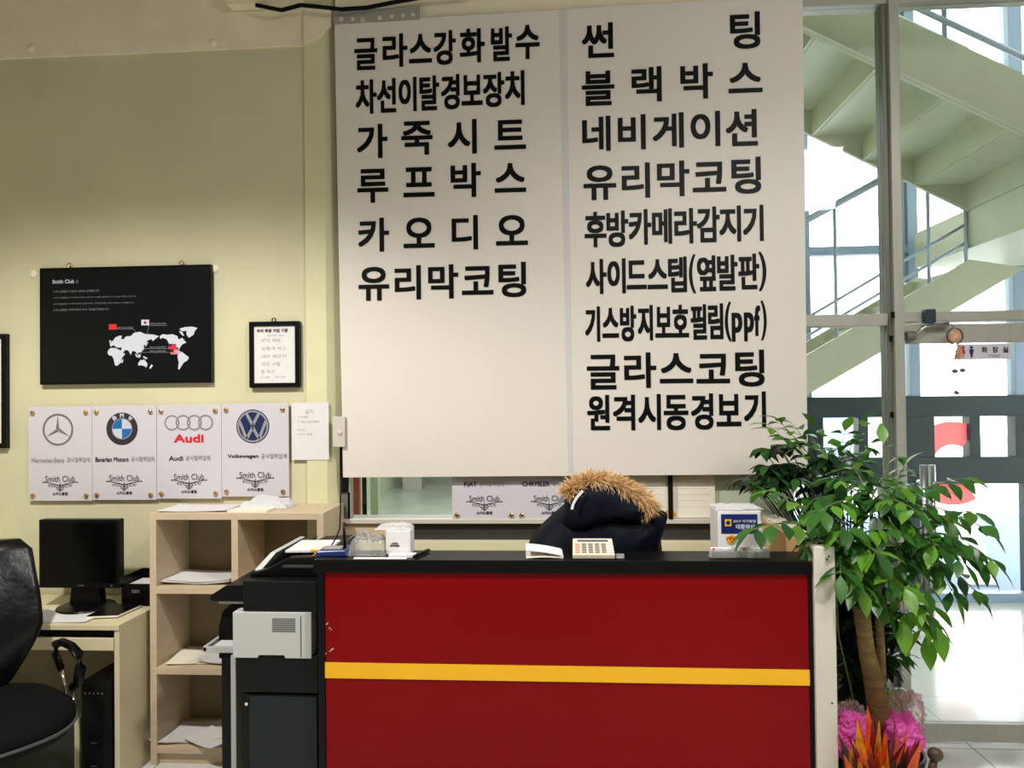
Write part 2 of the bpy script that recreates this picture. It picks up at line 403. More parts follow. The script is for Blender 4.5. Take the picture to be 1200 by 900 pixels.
# wall behind the counter, below the banner
zs = lambda y: P(600, y, Y=3.62).z
XE = 1.04
bb = MB(); bb.box((xr, 3.62, zs(631)), (P(468, 620, Y=3.62).x, 3.70, zs(612)))
struct('wall_counter_tan', bb, M['tan_panel'])
struct('wall_counter_dark', MB().box((P(468, 620, Y=3.62).x, 3.63, zs(633)), (XE, 3.70, zs(611))), M['dark_panel'], label='dark glass strip under the window ledge')
struct('trim_6', MB().box((xr, 3.60, zs(613)), (XE, 3.74, zs(607.5))), M['white_lam'], 0.002, 'white ledge under the notice window')
struct('trim_7', MB().box((xr, 3.59, zs(644)), (XE, 3.74, zs(633))), M['cream_bar'], 0.002, 'cream rail behind the counter')
struct('trim_8', MB().box((xr, 3.595, zs(700)), (XE, 3.74, zs(645.5))), M['cream_bar'], 0.002, 'lower cream rail behind the counter')
struct('wall_counter', MB().box((xr, 3.62, 0), (XE, 3.74, zs(700))), M['green_panel'])
struct('wall_counter_right', MB().box((P(676, 580, Y=3.62).x, 3.64, zs(607.5)), (XE, 3.74, 3.35)), M['green_panel'], label='pale green panel behind the certificates')
struct('wall_counter_upper', MB().box((xr, 3.64, 1.42), (P(676, 580, Y=3.62).x, 3.74, 3.35)), M['green_panel'])
struct('trim_9', MB().box((xr, 3.60, zs(576)), (P(407.5, 560, Y=3.6).x, 3.66, 1.45)), M['black_matte'], 0.001, 'dark strip beside the pillar')
struct('trim_10', MB().box((xr, 3.61, zs(612)), (P(409.5, 560, Y=3.6).x, 3.66, zs(576))), M['alu_dark'], 0.001)
wn = empty('window_1', (P(540, 580, Y=3.63).x, 3.63, zs(607)), 'low window strip under the banner looking into the workshop', kind='structure')
MB().box((P(409, 580, Y=3.63).x, 3.628, zs(607.5)), (P(676, 580, Y=3.63).x, 3.634, 1.42)).build('pane', M['glass'], wn)
fr = MB(); fr.box((P(409, 580, Y=3.63).x, 3.61, zs(607.5)), (P(412, 580, Y=3.63).x, 3.66, 1.42)); fr.box((P(473, 580, Y=3.63).x - 0.004, 3.62, zs(607.5)), (P(473, 580, Y=3.63).x + 0.004, 3.64, 1.42)) if False else None
fr.build('frame', M['alu'], wn)
# workshop beyond
struct('wall_workshop_left', MB().box((-3.25, 3.75, 0), (-3.05, 16, 4.0)), M['green_panel'])
struct('wall_workshop_end', MB().box((-3.25, 15.6, 0), (0.95, 15.8, 4.0)), M['alu'])
struct('wall_divider', MB().box((0.85, 3.75, 0), (0.95, 16, 5.6)), M['stairs'])
struct('ceiling_workshop', MB().box((-3.25, 3.75, 4.0), (0.95, 16, 4.1)), M['roomwall'])
pp = P(417, 590, Y=5.2)
o = MB().box((pp.x - 0.022, 5.2, 0), (pp.x + 0.022, 5.25, 3.0)).build('post', M['red_paint'], loc=(pp.x, 5.2, 0)); tag(o, 'red painted post in the workshop seen through the low window', 'post')
pp = P(427, 580, Y=5.6)
o = MB().tube([(pp.x, 5.6, 0), (pp.x, 5.6, 1.0), (pp.x - 0.01, 5.6, 1.2), (pp.x + 0.02, 5.6, 3)], 0.018).build('hose', M['black_matte'], loc=(pp.x, 5.6, 0)); tag(o, 'black hose hanging beside the red workshop post', 'hose')
pp = P(434, 580, Y=6.0); p2 = P(443, 580, Y=6.0)
o = MB().box((pp.x, 6.0, 0), (p2.x, 6.06, 2.4)).build('door_leaf', M['green_panel'], loc=(pp.x, 6, 0)); tag(o, 'pale narrow door leaf standing in the workshop', 'door')
pp = P(482, 560, Y=13.2)
o = MB().box((pp.x - 0.15, 13.2, 0), (pp.x + 0.18, 13.5, 4)).build('column', M['roomwall'], loc=(pp.x, 13.2, 0)); tag(o, 'pale column at the far end of the workshop', 'column')

# glass front at the right
xm0, xm1 = P(1037.5, 400, Y=YG).x, P(1055, 400, Y=YG).x
xj = P(950, 300, Y=YG).x
gf = empty('window_2', (1.7, YG, 0), 'grey aluminium framed glass front beside the banner', kind='structure')
MB().box((xm0 + 0.022, YG - 0.05, 0), (xm1, YG + 0.07, 3.62)).build('mullion', M['alu'], gf, 0.004)
MB().box((xm0, YG - 0.02, 0), (xm0 + 0.022, YG + 0.06, 3.62)).build('mullion_lip', M['alu_dark'], gf, 0.002)
MB().box((1.0, YG - 0.04, 0), (1.04, YG + 0.06, 3.62)).build('jamb', M['alu'], gf, 0.003)
zt = P(990, 383, Y=YG).z; zt1 = P(990, 369, Y=YG).z
MB().box((1.04, YG - 0.035, zt), (xm0, YG + 0.06, zt1)).build('transom', M['alu'], gf, 0.003)
zt2 = P(1120, 377, Y=YG).z; zt3 = P(1120, 365.5, Y=YG).z
MB().box((xm1, YG - 0.035, zt2), (3.2, YG + 0.06, zt3)).build('transom', M['alu'], gf, 0.003)
zh = P(970, 10.5, Y=YG).z
MB().box((1.04, YG - 0.03, zh), (3.2, YG + 0.06, zh + 0.035)).build('head_rail', M['alu'], gf, 0.003)
MB().box((1.0, YG - 0.01, zh + 0.035), (3.2, YG + 0.09, 3.62)).build('head_panel', M['alu_dark'], gf, 0.003)
zb0, zb1 = 0.0, P(1130, 846, Y=YG).z
MB().box((1.04, YG - 0.04, 0), (xm0, YG + 0.06, zb1)).build('bottom_rail', M['alu'], gf, 0.003)
MB().box((1.04, YG + 0.004, zb1), (xm0, YG + 0.012, zt)).build('pane', M['glass'], gf)
MB().box((1.04, YG + 0.004, zt1), (xm0, YG + 0.012, zh)).build('pane', M['glass'], gf)
MB().box((xm1, YG + 0.004, zt3), (3.2, YG + 0.012, zh)).build('pane', M['glass'], gf)
MB().box((3.12, YG - 0.04, 0), (3.2, YG + 0.06, 3.62)).build('jamb', M['alu'], gf, 0.003)
dr = empty('door_1', (xm1, YG, 0), 'frameless glass entrance door under the grey transom', kind='structure')
XD = 2.62
zd0, zd1 = P(1120, 402, Y=YG).z, P(1120, 380, Y=YG).z
MB().box((xm1 + 0.008, YG - 0.022, zd0), (XD, YG + 0.022, zd1)).build('top_rail', M['alu'], dr, 0.002)
MB().box((xm1 + 0.008, YG - 0.022, 0.012), (XD, YG + 0.022, zb1)).build('bottom_rail', M['alu'], dr, 0.002)
MB().box((xm1 + 0.008, YG - 0.006, zb1), (XD, YG + 0.006, zd0)).build('pane', M['glass'], dr)
for px, yo in ((1082, -0.06), (1092, 0.06)):
    h = P(px, 545, Y=YG + yo); hb = P(px, 690, Y=YG + yo)
    hm = MB().tube([(h.x, YG + yo, hb.z), (h.x, YG + yo, h.z)], 0.016, 14)
    for zz in (h.z - 0.08, hb.z + 0.08): hm.tube([(h.x, YG + yo, zz), (h.x, YG + (0.006 if yo > 0 else -0.006), zz)], 0.009, 8)
    hm.build('handle', M['steel'], dr, smooth=True)
sd = empty('window_3', (XD, YG, 0), 'glass side light beyond the entrance door', kind='structure')
MB().box((XD + 0.008, YG - 0.03, 0), (XD + 0.06, YG + 0.03, zt2)).build('stile', M['alu'], sd, 0.003)
MB().box((XD + 0.06, YG - 0.006, zb1), (3.12, YG + 0.006, zt2)).build('pane', M['glass'], sd)
MB().box((XD + 0.06, YG - 0.03, 0), (3.12, YG + 0.03, zb1)).build('bottom_rail', M['alu'], sd, 0.003)

# ------------------------------------------------------------------ vestibule
YN, YM, YE, YF = 4.10, 5.20, 5.98, 6.10
struct('ceiling_vestibule', MB().box((0.85, 3.75, 5.6), (5.5, 6.3, 5.7)), M['stairs'])
gr = empty('window_fill', (5.4, 4.9, 0), 'tall glazed side of the vestibule at far right', kind='structure')  # glazing added out of view as daylight fill for the stairs
for yy in (3.80, 4.55, 5.30, 6.02): MB().box((5.37, yy - 0.03, 0), (5.43, yy + 0.03, 5.6)).build('mullion', M['bluegrey'], gr, 0.003)  # mullions of the added glazing
for zz in (0.0, 1.45, 2.9, 5.5): MB().box((5.38, 3.8, zz), (5.42, 6.02, zz + 0.08)).build('rail', M['bluegrey'], gr, 0.003)  # rails of the added glazing
MB().box((5.398, 3.8, 0), (5.402, 6.02, 5.6)).build('pane', M['glass'], gr)  # pane of the added glazing
struct('wall_above_front', MB().box((0.95, YG + 0.06, 3.62), (5.4, YG + 0.12, 5.6)), M['stairs'])
struct('wall_front_right', MB().box((3.2, YG + 0.06, 0), (5.4, YG + 0.12, 3.62)), M['stairs'])
st = empty('staircase', (2.7, YN, 0), 'pale green steel staircase turning back on itself behind the glass', 'staircase')
L = P(1135, 245, Y=YM); XL, ZL = L.x, L.z                       # where the upper flight meets the landing
k = 0.475; tread, rise = 0.325, 0.325 * k
a = P(1047, 85, Y=YN); b_ = P(1200, 157, Y=YN); k = (a.z - b_.z) / (b_.x - a.x); rise = tread * k
t0 = P(1047, 15, Y=YN).z - a.z
for yy, nm in ((YN, 'stringer'), (YM - 0.02, 'stringer')):
    hgt = t0 if yy == YN else 0.26
    x0 = 0.96; pts = [(x0, yy, a.z + (a.x - x0) * k), (XL + 0.02, yy, a.z + (a.x - XL - 0.02) * k), (XL + 0.02, yy, a.z + (a.x - XL - 0.02) * k + hgt), (x0, yy, a.z + (a.x - x0) * k + hgt)]
    MB().prism(pts, (0, 0.03 if yy == YN else 0.03, 0)).build(nm, M['stairs'], st)
fl = MB(); x0 = 0.96; pts = [(x0, YN - 0.004, a.z + (a.x - x0) * k), (XL + 0.02, YN - 0.004, a.z + (a.x - XL - 0.02) * k), (XL + 0.02, YN - 0.004, a.z + (a.x - XL - 0.02) * k + 0.05), (x0, YN - 0.004, a.z + (a.x - x0) * k + 0.05)]
fl.prism(pts, (0, -0.03, 0)); fl.build('stringer_flange', M['stairs'], st)
sp = MB(); n = 6
for i in range(n):
    x1 = XL - i * tread; z1 = a.z + (a.x - x1) * k + 0.03
    sp.box((x1 - 0.02, YN + 0.03, z1 - 0.02), (x1, YM - 0.02, z1 + rise)); sp.box((x1 - tread, YN + 0.03, z1 + rise - 0.025), (x1, YM - 0.02, z1 + rise))
sp.build('upper_flight', M['stairs'], st)
LB = P(1135, 291, Y=YM).z
MB().box((XL, YN, LB), (XL + 1.5, YE, ZL)).build('landing', M['stairs'], st)
c = P(948, 462, Y=YM); d = P(1200, 315, Y=YM); kk = (d.z - c.z) / (d.x - c.x); th = P(945, 415, Y=YM).z - c.z
xs0 = c.x - c.z / kk + 0.15; xs0 = max(xs0, 0.97); zs0 = c.z + (xs0 - c.x) * kk
xe = XL + 0.35
for yy in (YM, YE - 0.03):
    MB().prism([(xs0, yy, max(zs0, 0)), (xe, yy, c.z + (xe - c.x) * kk), (XL, yy, c.z + (XL - c.x) * kk + th), (xs0, yy, max(zs0, 0) + th)], (0, 0.03, 0)).build('stringer', M['stairs'], st)
sp = MB(); r2 = tread * kk; i = 0; x1 = XL
while x1 - tread > xs0:
    z1 = c.z + (x1 - c.x) * kk + th - 0.04
    sp.box((x1 - tread, YM + 0.03, z1 - r2 - 0.03), (x1, YE - 0.03, z1 - r2)); sp.box((x1 - 0.02, YM + 0.03, z1 - r2), (x1, YE - 0.03, z1)); x1 -= tread
sp.build('lower_flight', M['stairs'], st)
# railings
h0, h1 = P(945, 258, Y=YM), P(1033, 210, Y=YM); hk = (h1.z - h0.z) / (h1.x - h0.x); hr = MB()
hx1 = P(1090, 225, Y=YM).x; hx0 = xs0
hz = lambda x: h0.z + (x - h0.x) * hk
hr.tube([(hx0, YM + 0.02, hz(hx0)), (XL, YM + 0.02, hz(XL))], 0.024, 10)
for px in (980, 1090, 1134, 905, 840):
    x = P(px, 300, Y=YM).x
    if x > hx0: hr.tube([(x, YM + 0.02, c.z + (x - c.x) * kk + th - 0.03), (x, YM + 0.02, hz(x))], 0.012, 8)
for o_ in (0.12, 0.24): hr.tube([(hx0, YM + 0.02, c.z + (hx0 - c.x) * kk + th + o_), (XL, YM + 0.02, c.z + (XL - c.x) * kk + th + o_)], 0.010, 8)
hr.build('lower_handrail', M['rail'], st, smooth=True)
hr = MB()
tz = lambda x: a.z + (a.x - x) * k + t0
for o_ in (0.10, 0.9): hr.tube([(0.97, YN + 0.02, tz(0.97) + o_), (XL, YN + 0.02, tz(XL) + o_)], 0.022 if o_ > 0.5 else 0.016, 8)
x = XL
while x > 0.97: hr.tube([(x, YN + 0.02, tz(x)), (x, YN + 0.02, tz(x) + 0.9)], 0.014, 8); x -= 0.65
for o_ in (0.25, 0.95): hr.tube([(0.97, YM - 0.02, tz(0.97) + o_ - t0 + 0.1), (XL, YM - 0.02, tz(XL) + o_ - t0 + 0.1)], 0.022, 8)
hr.build('upper_handrail', M['rail'], st, smooth=True)

# outer facade: blue-grey curtain wall above, slate doors below
def X_(px, y=500): return P(px, y, Y=YF).x
def Z_(py, x=1100): return P(x, py, Y=YF).z
zhd0, zhd1 = Z_(488), Z_(464)
cw = empty('window_4', (3.0, YF, zhd1), 'blue-grey framed curtain wall behind the staircase', kind='structure')
def vbar(px0, px1, z0, z1, name='mullion', m='bluegrey', par=None, dy=0.06):
    MB().box((X_(px0), YF - dy, z0), (X_(px1), YF + dy, z1)).build(name, M[m], par, 0.004)
vbar(944, 950, zhd1, 5.6, par=cw); vbar(1058, 1063, Z_(330), 5.6, par=cw, dy=0.04); vbar(1064, 1076, zhd1, 5.6, par=cw)
vbar(1186, 1202, zhd1, 5.6, par=cw); vbar(1330, 1345, zhd1, 5.6, par=cw); vbar(1470, 1485, zhd1, 5.6, par=cw); vbar(840, 848, zhd1, 5.6, par=cw)
XA, XB = 0.95, 5.4
for py0, py1 in ((297, 287), (6, -2)):
    MB().box((XA, YF - 0.05, Z_(py0)), (XB, YF + 0.05, Z_(py1))).build('rail', M['bluegrey'], cw, 0.004)
MB().box((XA, YF - 0.004, zhd1), (XB, YF + 0.004, 5.6)).build('pane', M['glass'], cw)
od = empty('door_2', (2.8, YF, 0), 'dark slate framed outer doors of the vestibule', kind='structure')
def slab(x0, x1, y0, y1, name): MB().box((X_(x0), YF - 0.06, Z_(y1)), (X_(x1), YF + 0.06, Z_(y0))).build(name, M['slate'], od, 0.004)
MB().box((XA, YF - 0.07, zhd0), (XB, YF + 0.07, zhd1)).build('header', M['slate'], od, 0.004)
mz0, mz1 = Z_(566), Z_(535)
MB().box((XA, YF - 0.06, mz0), (XB, YF + 0.06, mz1)).build('lock_rail', M['slate'], od, 0.004)
MB().box((XA, YF - 0.05, 0), (XB, YF + 0.05, 0.07)).build('bottom_rail', M['bluegrey'], od, 0.004)
def vslab(x0, x1, z0, z1): MB().box((X_(x0), YF - 0.06, z0), (X_(x1), YF + 0.06, z1)).build('stile', M['slate'], od, 0.004)
for a_, b__ in ((944, 962), (1003, 1014), (1041, 1091), (1132, 1144), (1185, 1236), (1290, 1302), (1345, 1400)): vslab(a_, b__, mz1, zhd0)
for a_, b__ in ((944, 980), (1030, 1088), (1197, 1236), (1300, 1345)): vslab(a_, b__, 0.07, mz0)
MB().box((XA, YF - 0.004, 0.07), (XB, YF + 0.004, zhd0)).build('pane', M['glass'], od)
# red curved mark stuck on the outer door glass
rc = P(1117, 543, Y=YF - 0.02); kpx = (YF) / FPX
rm = MB(); rm.disc((rc.x, YF - 0.012, rc.z), 21 * kpx, 47 * kpx, n=40, a0=math.radians(58), a1=math.radians(302))
o = rm.build('door_decal', M['sign_red'], loc=(rc.x, YF - 0.012, rc.z)); tag(o, 'large red curved letter stuck on the outer door glass', 'decal')
# outside
struct('ground_outside', MB().box((-12, 6.12, -0.12), (30, 60, -0.02)), M['pavement'])
struct('ground_shaded', MB().box((-12, 6.14, -0.03), (30, 10.4, -0.012)), M['shaded_paving'])  # bluish ground layer painting the shade in front of the building
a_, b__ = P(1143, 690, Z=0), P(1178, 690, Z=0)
o = MB().prism([(a_.x, 6.6, -0.012), (b__.x, 6.6, -0.012), (P(1178, 625, Z=0).x, 9.6, -0.012), (P(1146, 625, Z=0).x, 9.6, -0.012)], (0, 0, 0.02)).build('sunlit_patch', M['pavement'], loc=(a_.x, 7, 0)); tag(o, 'pale paving slab outside the right outer door', 'paving')  # pale layer painting a sunlit patch on the shaded ground
for x0, x1, y0, lb in ((950, 1004, 488, 'low pale blue wall across the forecourt seen behind the plant'), (1160, 1186, 516, 'low pale blue block across the forecourt at right')):
    A, B = P(x0, 536, Y=19.0), P(x1, y0, Y=19.0)
    o = MB().box((A.x, 19, -0.02), (B.x, 19.6, B.z)).box((A.x - 0.05, 18.95, B.z), (B.x + 0.05, 19.65, B.z + 0.08)).build('low_wall', M['facade_paint2'], loc=((A.x + B.x) / 2, 19, 0)); tag(o, lb, 'wall')

# ================================================================== BANNER
tl, bl, br_, tr_ = P(392, 27.5, Y=YB), P(402, 559.5, Y=YB), P(946.5, 555.5, Y=YB), P(940.5, -6, Y=YB)
bn = empty('banner', ((bl.x + br_.x) / 2, YB, bl.z), 'large white price-style banner with black Korean lettering in two columns', 'banner')
bn['label'] = 'large white hanging banner with two columns of black Korean lettering'
MB().prism([tl, bl, br_, tr_], (0, 0.006, 0)).build('sheet', M['banner'], bn)
s4 = [P(655, 12, Y=YB), P(666, 557.5, Y=YB), P(672, 557.5, Y=YB), P(664, 11.5, Y=YB)]
MB().prism([p + Vector((0, -0.0012, 0)) for p in s4], (0, 0.001, 0)).build('seam_strip', M['seam'], bn)
ROWS = [
 (405,20,"글 52 122 186 314|라 218 95 362 298|스 372 97 506 273|강 516 76 645 284|화 670 65 815 271|발 853 55 975 262|수 996 44 1136 250"),
 (405,70,"차 60 115 182 321|선 185 108 296 313|이 312 101 416 306|탈 434 92 548 300|경 560 84 668 294|보 680 87 802 270|장 806 72 930 281|치 935 62 1048 270"),
 (405,130,"가 68 75 245 281|죽 328 58 510 262|시 600 48 768 256|트 872 50 1056 229"),
 (405,180,"루 70 88 250 291|프 340 78 521 257|박 617 54 792 259|스 874 54 1057 230"),
 (405,240,"카 75 75 255 278|오 340 73 521 255|디 623 60 775 265|오 882 58 1067 240"),
 (405,300,"유 77 62 255 264|리 289 54 441 257|막 485 48 660 252|코 682 58 865 229|팅 897 34 1057 243"),
 (670,5,"썬 60 106 246 318|팅 929 42 1102 266"),
 (670,65,"블 60 88 249 298|랙 352 63 525 276|박 638 45 826 259|스 919 40 1115 223"),
 (670,120,"네 63 79 226 289|비 272 70 432 280|게 475 59 655 271|이 698 50 868 262|션 903 39 1087 259"),
 (670,175,"유 70 92 259 300|리 294 77 457 288|막 501 65 688 279|코 709 72 903 253|팅 937 43 1107 263"),
 (670,235,"후 76 65 202 276|방 205 58 330 274|카 335 50 465 261|메 472 47 586 256|라 602 44 732 254|감 735 35 865 247|지 866 30 990 243|기 1005 25 1122 240"),
 (670,290,"사 84 67 203 275|이 210 64 315 271|드 322 75 438 246|스 445 68 561 245|텝 566 53 673 264|( 688 40 724 270|옆 735 46 843 258|발 853 42 970 254|판 977 35 1097 247|) 1097 25 1138 256"),
 (670,345,"기 80 70 165 279|스 180 78 275 255|방 284 66 377 276|지 388 62 474 271|보 490 72 586 254|호 588 60 685 253|필 698 57 790 266|림 800 52 886 263|( 898 43 932 275|p 938 107 998 277|p 1010 105 1066 275|f 1070 65 1103 244|) 1110 36 1140 270"),
 (670,400,"글 90 77 278 283|라 308 64 494 274|스 516 68 709 246|코 731 72 925 247|팅 959 48 1127 266"),
 (670,455,"원 92 38 222 246|격 243 37 370 247|시 390 33 521 245|동 540 38 682 246|경 700 29 828 243|보 849 33 991 223|기 1010 18 1136 231"),
]
for ox, oy, row in ROWS:
    for g in row.split('|'):
        mb = MB(); ch, x0, y0, x1, y1 = g.split(' ')
        p0 = P(ox + float(x0) / 5, oy + float(y1) / 5, Y=YB); p1 = P(ox + float(x1) / 5, oy + float(y0) / 5, Y=YB)
        n0 = len(mb.v)
        text(mb, ch, p0.x, p0.z, p1.x, p1.z, YB - 0.002, bold=0.0040 if ch not in '()' else 0.002)
        mb.build('letter', M['letter'], bn, fix=False)
rb = MB().prism([P(391, 29, Y=YB), P(391, 14, Y=YB), P(492, 8, Y=YB), P(492, 23, Y=YB)], (0, -0.006, 0)); rb.build('mounting_plate', M['roomwall'], bn)
rv = MB()
for px, py in ((400, 22), (413, 22), (425, 23), (445, 21), (459, 19), (472, 18), (484, 17)):
    p = P(px, py, Y=YB - 0.006); rv.sphere(p, 0.011, 8, (1, 0.4, 1))
rv.build('rivets', M['white_lam'], bn, smooth=True)
p = P(400, 507, Y=YB)
hb = MB().box((p.x - 0.035, YB - 0.02, p.z - 0.065), (p.x + 0.022, YB - 0.001, p.z + 0.075)); hb.sphere((p.x, YB - 0.022, p.z), 0.012, 8, (1, .5, 1)); hb.build('side_bracket', M['white_lam'], bn, 0.006)
cb = MB().tube([P(x, y, Y=YB - 0.05) for x, y in ((300, 6), (330, 12), (352, 6), (375, 8), (400, 11), (430, 9), (460, 3), (500, -4), (560, -10))], 0.010, 8)
o = cb.build('cable', M['black_matte'], smooth=True, loc=P(400, 11, Y=YB - 0.05)); tag(o, 'black cable running along the top above the banner', 'cable')

# ================================================================== WALL ITEMS
def px_box(mb, x0, y0, x1, y1, Y, d):
    a, b = P(x0, y1, Y=Y), P(x1, y0, Y=Y)
    return mb.box((a.x, Y, a.z), (b.x, Y + d, b.z))
# --- black world map board
YP = YW - 0.03
A_, B_ = P(46.5, 451, Y=YP), P(247, 309.5, Y=YP)
bd = empty('map_board', ((A_.x + B_.x) / 2, YW, A_.z), 'black framed board with white world map and small flags', 'board')
MB().box((A_.x, YP, A_.z), (B_.x, YW, B_.z)).build('frame', M['black'], bd, 0.003)
MB().box((A_.x + 0.012, YP - 0.0015, A_.z + 0.012), (B_.x - 0.012, YP, B_.z - 0.012)).build('panel', M['board'], bd)
def mp(x, y, dy=0.0025): 
    p = P(30 + x / 5.217, 300 + y / 5.217, Y=YP); p.y = YP - dy; return p
LAND = [
 [(515,530),(540,515),(548,500),(575,487),(592,488),(585,505),(600,510),(615,492),(645,490),(665,470),(700,463),(735,478),(780,480),(818,490),(800,503),(780,520),(770,508),(745,518),(740,540),(722,548),(728,568),(705,590),(690,590),(685,605),(675,585),(655,580),(645,605),(630,578),(610,575),(600,590),(585,580),(590,560),(560,560),(540,545),(520,555)],
 [(505,580),(520,563),(550,562),(570,572),(590,580),(600,595),(612,598),(590,625),(585,650),(562,672),(548,668),(540,630),(530,610),(512,608),(503,595)],
 [(588,640),(600,628),(596,652),(586,655)], [(668,598),(682,605),(695,622),(680,618)], [(692,600),(706,604),(702,622),(689,618)], [(720,612),(745,622),(742,632),(722,622)],
 [(690,655),(705,635),(718,638),(725,630),(735,642),(748,660),(740,682),(725,672),(705,668),(690,670)], [(770,662),(781,670),(766,690),(757,686)],
 [(822,490),(840,478),(870,482),(900,478),(930,490),(936,510),(950,505),(960,500),(975,520),(985,530),(960,540),(945,560),(940,575),(930,558),(905,560),(895,555),(880,540),(865,510),(840,500),(825,508)],
 [(942,445),(975,435),(1020,432),(1052,440),(1035,460),(1030,480),(1000,500),(985,480),(985,458),(955,460)], [(938,458),(960,465),(972,490),(955,482)],
 [(935,590),(955,585),(975,600),(1000,620),(990,640),(970,650),(950,680),(942,694),(933,690),(938,650),(930,615)], [(912,562),(935,575),(955,590),(938,592)],
 [(742,520),(750,530),(742,548),(732,556),(738,540)], [(512,518),(522,514),(526,530),(516,534)]]
mb = MB()
for pl in LAND: mb.poly([mp(*q) for q in pl])
mb.build('world_map', M['white_ink'], bd, fix=False)
mb = MB()
def rect(x0, y0, x1, y1, i, dy=0.0035): mb.m(i).poly([mp(x0, y1, dy), mp(x1, y1, dy), mp(x1, y0, dy), mp(x0, y0, dy)])
rect(512, 417, 558, 450, 0); rect(710, 390, 757, 424, 1); rect(726, 399, 741, 407, 0, 0.0042); rect(726, 407, 741, 415, 2, 0.0042)
rect(875, 537, 922, 570, 0); rect(875, 537, 897, 553, 2, 0.0042); rect(888, 572, 935, 602, 1)
for i in range(4): rect(888, 573 + i * 8, 935, 577 + i * 8, 0, 0.0042)
rect(888, 572, 908, 588, 2, 0.005)
for ln in ((558, 446, 662, 448), (757, 424, 870, 426), (720, 566, 880, 568), (712, 588, 890, 590)): rect(*ln, 3)
for l0, l1 in (((662, 446), (674, 470)), ((754, 424), (744, 475)), ((720, 567), (706, 598)), ((712, 589), (700, 600))):
    mb.m(3).poly([mp(*l0), mp(l0[0] + 2, l0[1]), mp(l1[0] + 2, l1[1]), mp(*l1)])
def mtext(s, x0, y0, x1, y1, i, bold=0.0):
    a, b = mp(x0, y1), mp(x1, y0); mb.m(i); text(mb, s, a.x, a.z, b.x, b.z, YP - 0.0042, bold)
mtext('Smith Club', 168, 144, 300, 170, 1, 0.0006); mtext('은', 310, 148, 328, 168, 3)
mtext('스미스클럽은 사랑과 신뢰로 운영됩니다', 172, 206, 452, 226, 3)
mtext('스미스클럽은 아시아에서는 SMITH 대만, 중국의 4 CLUB 매장, 연구소', 172, 242, 680, 262, 3)
mtext('스미스클럽은 고객과 함께 성장하며, 고객만족을 위해 언제나 노력합니다', 172, 280, 664, 300, 3)
mtext('스미스클럽은 세계시장의 최고 기업을 지향합니다', 172, 318, 512, 338, 3)
for s, x, y in (('SMITH CLUB CHINA', 562, 432), ('SMITH CLUB KOREA', 762, 408), ('SMITH CLUB TAIWAN', 762, 552), ('SMITH CLUB MALAYSIA', 762, 576)): mtext(s, x, y, x + 100, y + 12, 3)
mb.build('print', [M['red_ink'], M['white_ink'], M['navy_ink'], M['dim_ink']], bd, fix=False)
for px, py in ((81, 311), (213, 308.5)):
    p = P(px, py, Y=YP + 0.01); h = MB(); h.tube([p + Vector((0.011 * math.cos(t), 0, 0.011 * math.sin(t))) for t in [i * PI / 5 for i in range(11)]], 0.003, 6); h.build('hanging_ring', M['brass'], bd, smooth=True)
for px, py, lb in ((39, 321, 'small cream wall cap left of the map board'), (252, 315, 'small cream wall cap right of the map board'), (37, 56, 'pale bolt head on the beam at far left'), (250, 50, 'pale bolt head on the beam near the brace')):
    yy = YW - (0.012 if py < 100 else 0); p = P(px, py, Y=yy)
    m_ = MB().sphere(p, 0.021, 10, (1, 0.45, 1)); o = m_.build('wall_cap' if py > 100 else 'bolt', M['beam'], smooth=True, loc=p); tag(o, lb, 'cap' if py > 100 else 'bolt')
# --- framed handwritten notice
A_, B_ = P(292, 454.5, Y=YP), P(350.5, 376, Y=YP)
fn = empty('picture_frame', ((A_.x + B_.x) / 2, YW, A_.z), 'small black picture frame holding a white handwritten notice', 'picture frame')
fm = MB(); t = 0.022
fm.box((A_.x, YP, A_.z), (A_.x + t, YW, B_.z)).box((B_.x - t, YP, A_.z), (B_.x, YW, B_.z)).box((A_.x + t, YP, A_.z), (B_.x - t, YW, A_.z + t)).box((A_.x + t, YP, B_.z - t), (B_.x - t, YW, B_.z))
fm.build('frame', M['black'], fn, 0.002)
MB().box((A_.x + t, YP + 0.008, A_.z + t), (B_.x - t, YP + 0.014, B_.z - t)).build('notice', M['paper'], fn)
def fp(x, y): return P(280 + x / 8.19, 360 + y / 8.19, Y=YP + 0.007)
mb = MB()
for s, x0, y0, x1, y1, i in (('우리 회원 가입 기준', 170, 205, 470, 245, 1), ('무료 장착 서비스', 270, 262, 430, 280, 0), ('바닥 매트', 212, 300, 405, 338, 0), ('실명제 박스', 215, 375, 455, 415, 0), ('내비 메모리', 212, 450, 455, 490, 0), ('의전 사항', 215, 525, 400, 565, 0), ('등 최고', 212, 598, 345, 635, 0), ('스미스 클럽', 200, 665, 290, 682, 0), ('대표 드림', 345, 660, 440, 678, 0)):
    a, b = fp(x0, y1), fp(x1, y0); mb.m(i); text(mb, s, a.x, a.z, b.x, b.z, YP + 0.0072, 0.0006 if i else 0.0)
mb.build('handwriting', [M['ink_pale'], M['ink_dark']], fn, fix=False)
p = P(321, 375, Y=YP + 0.01); h = MB().tube([p + Vector((0.009 * math.cos(t_), 0, 0.009 * math.sin(t_))) for t_ in [i * PI / 5 for i in range(11)]], 0.003, 6); h.build('hanging_ring', M['black'], fn, smooth=True)
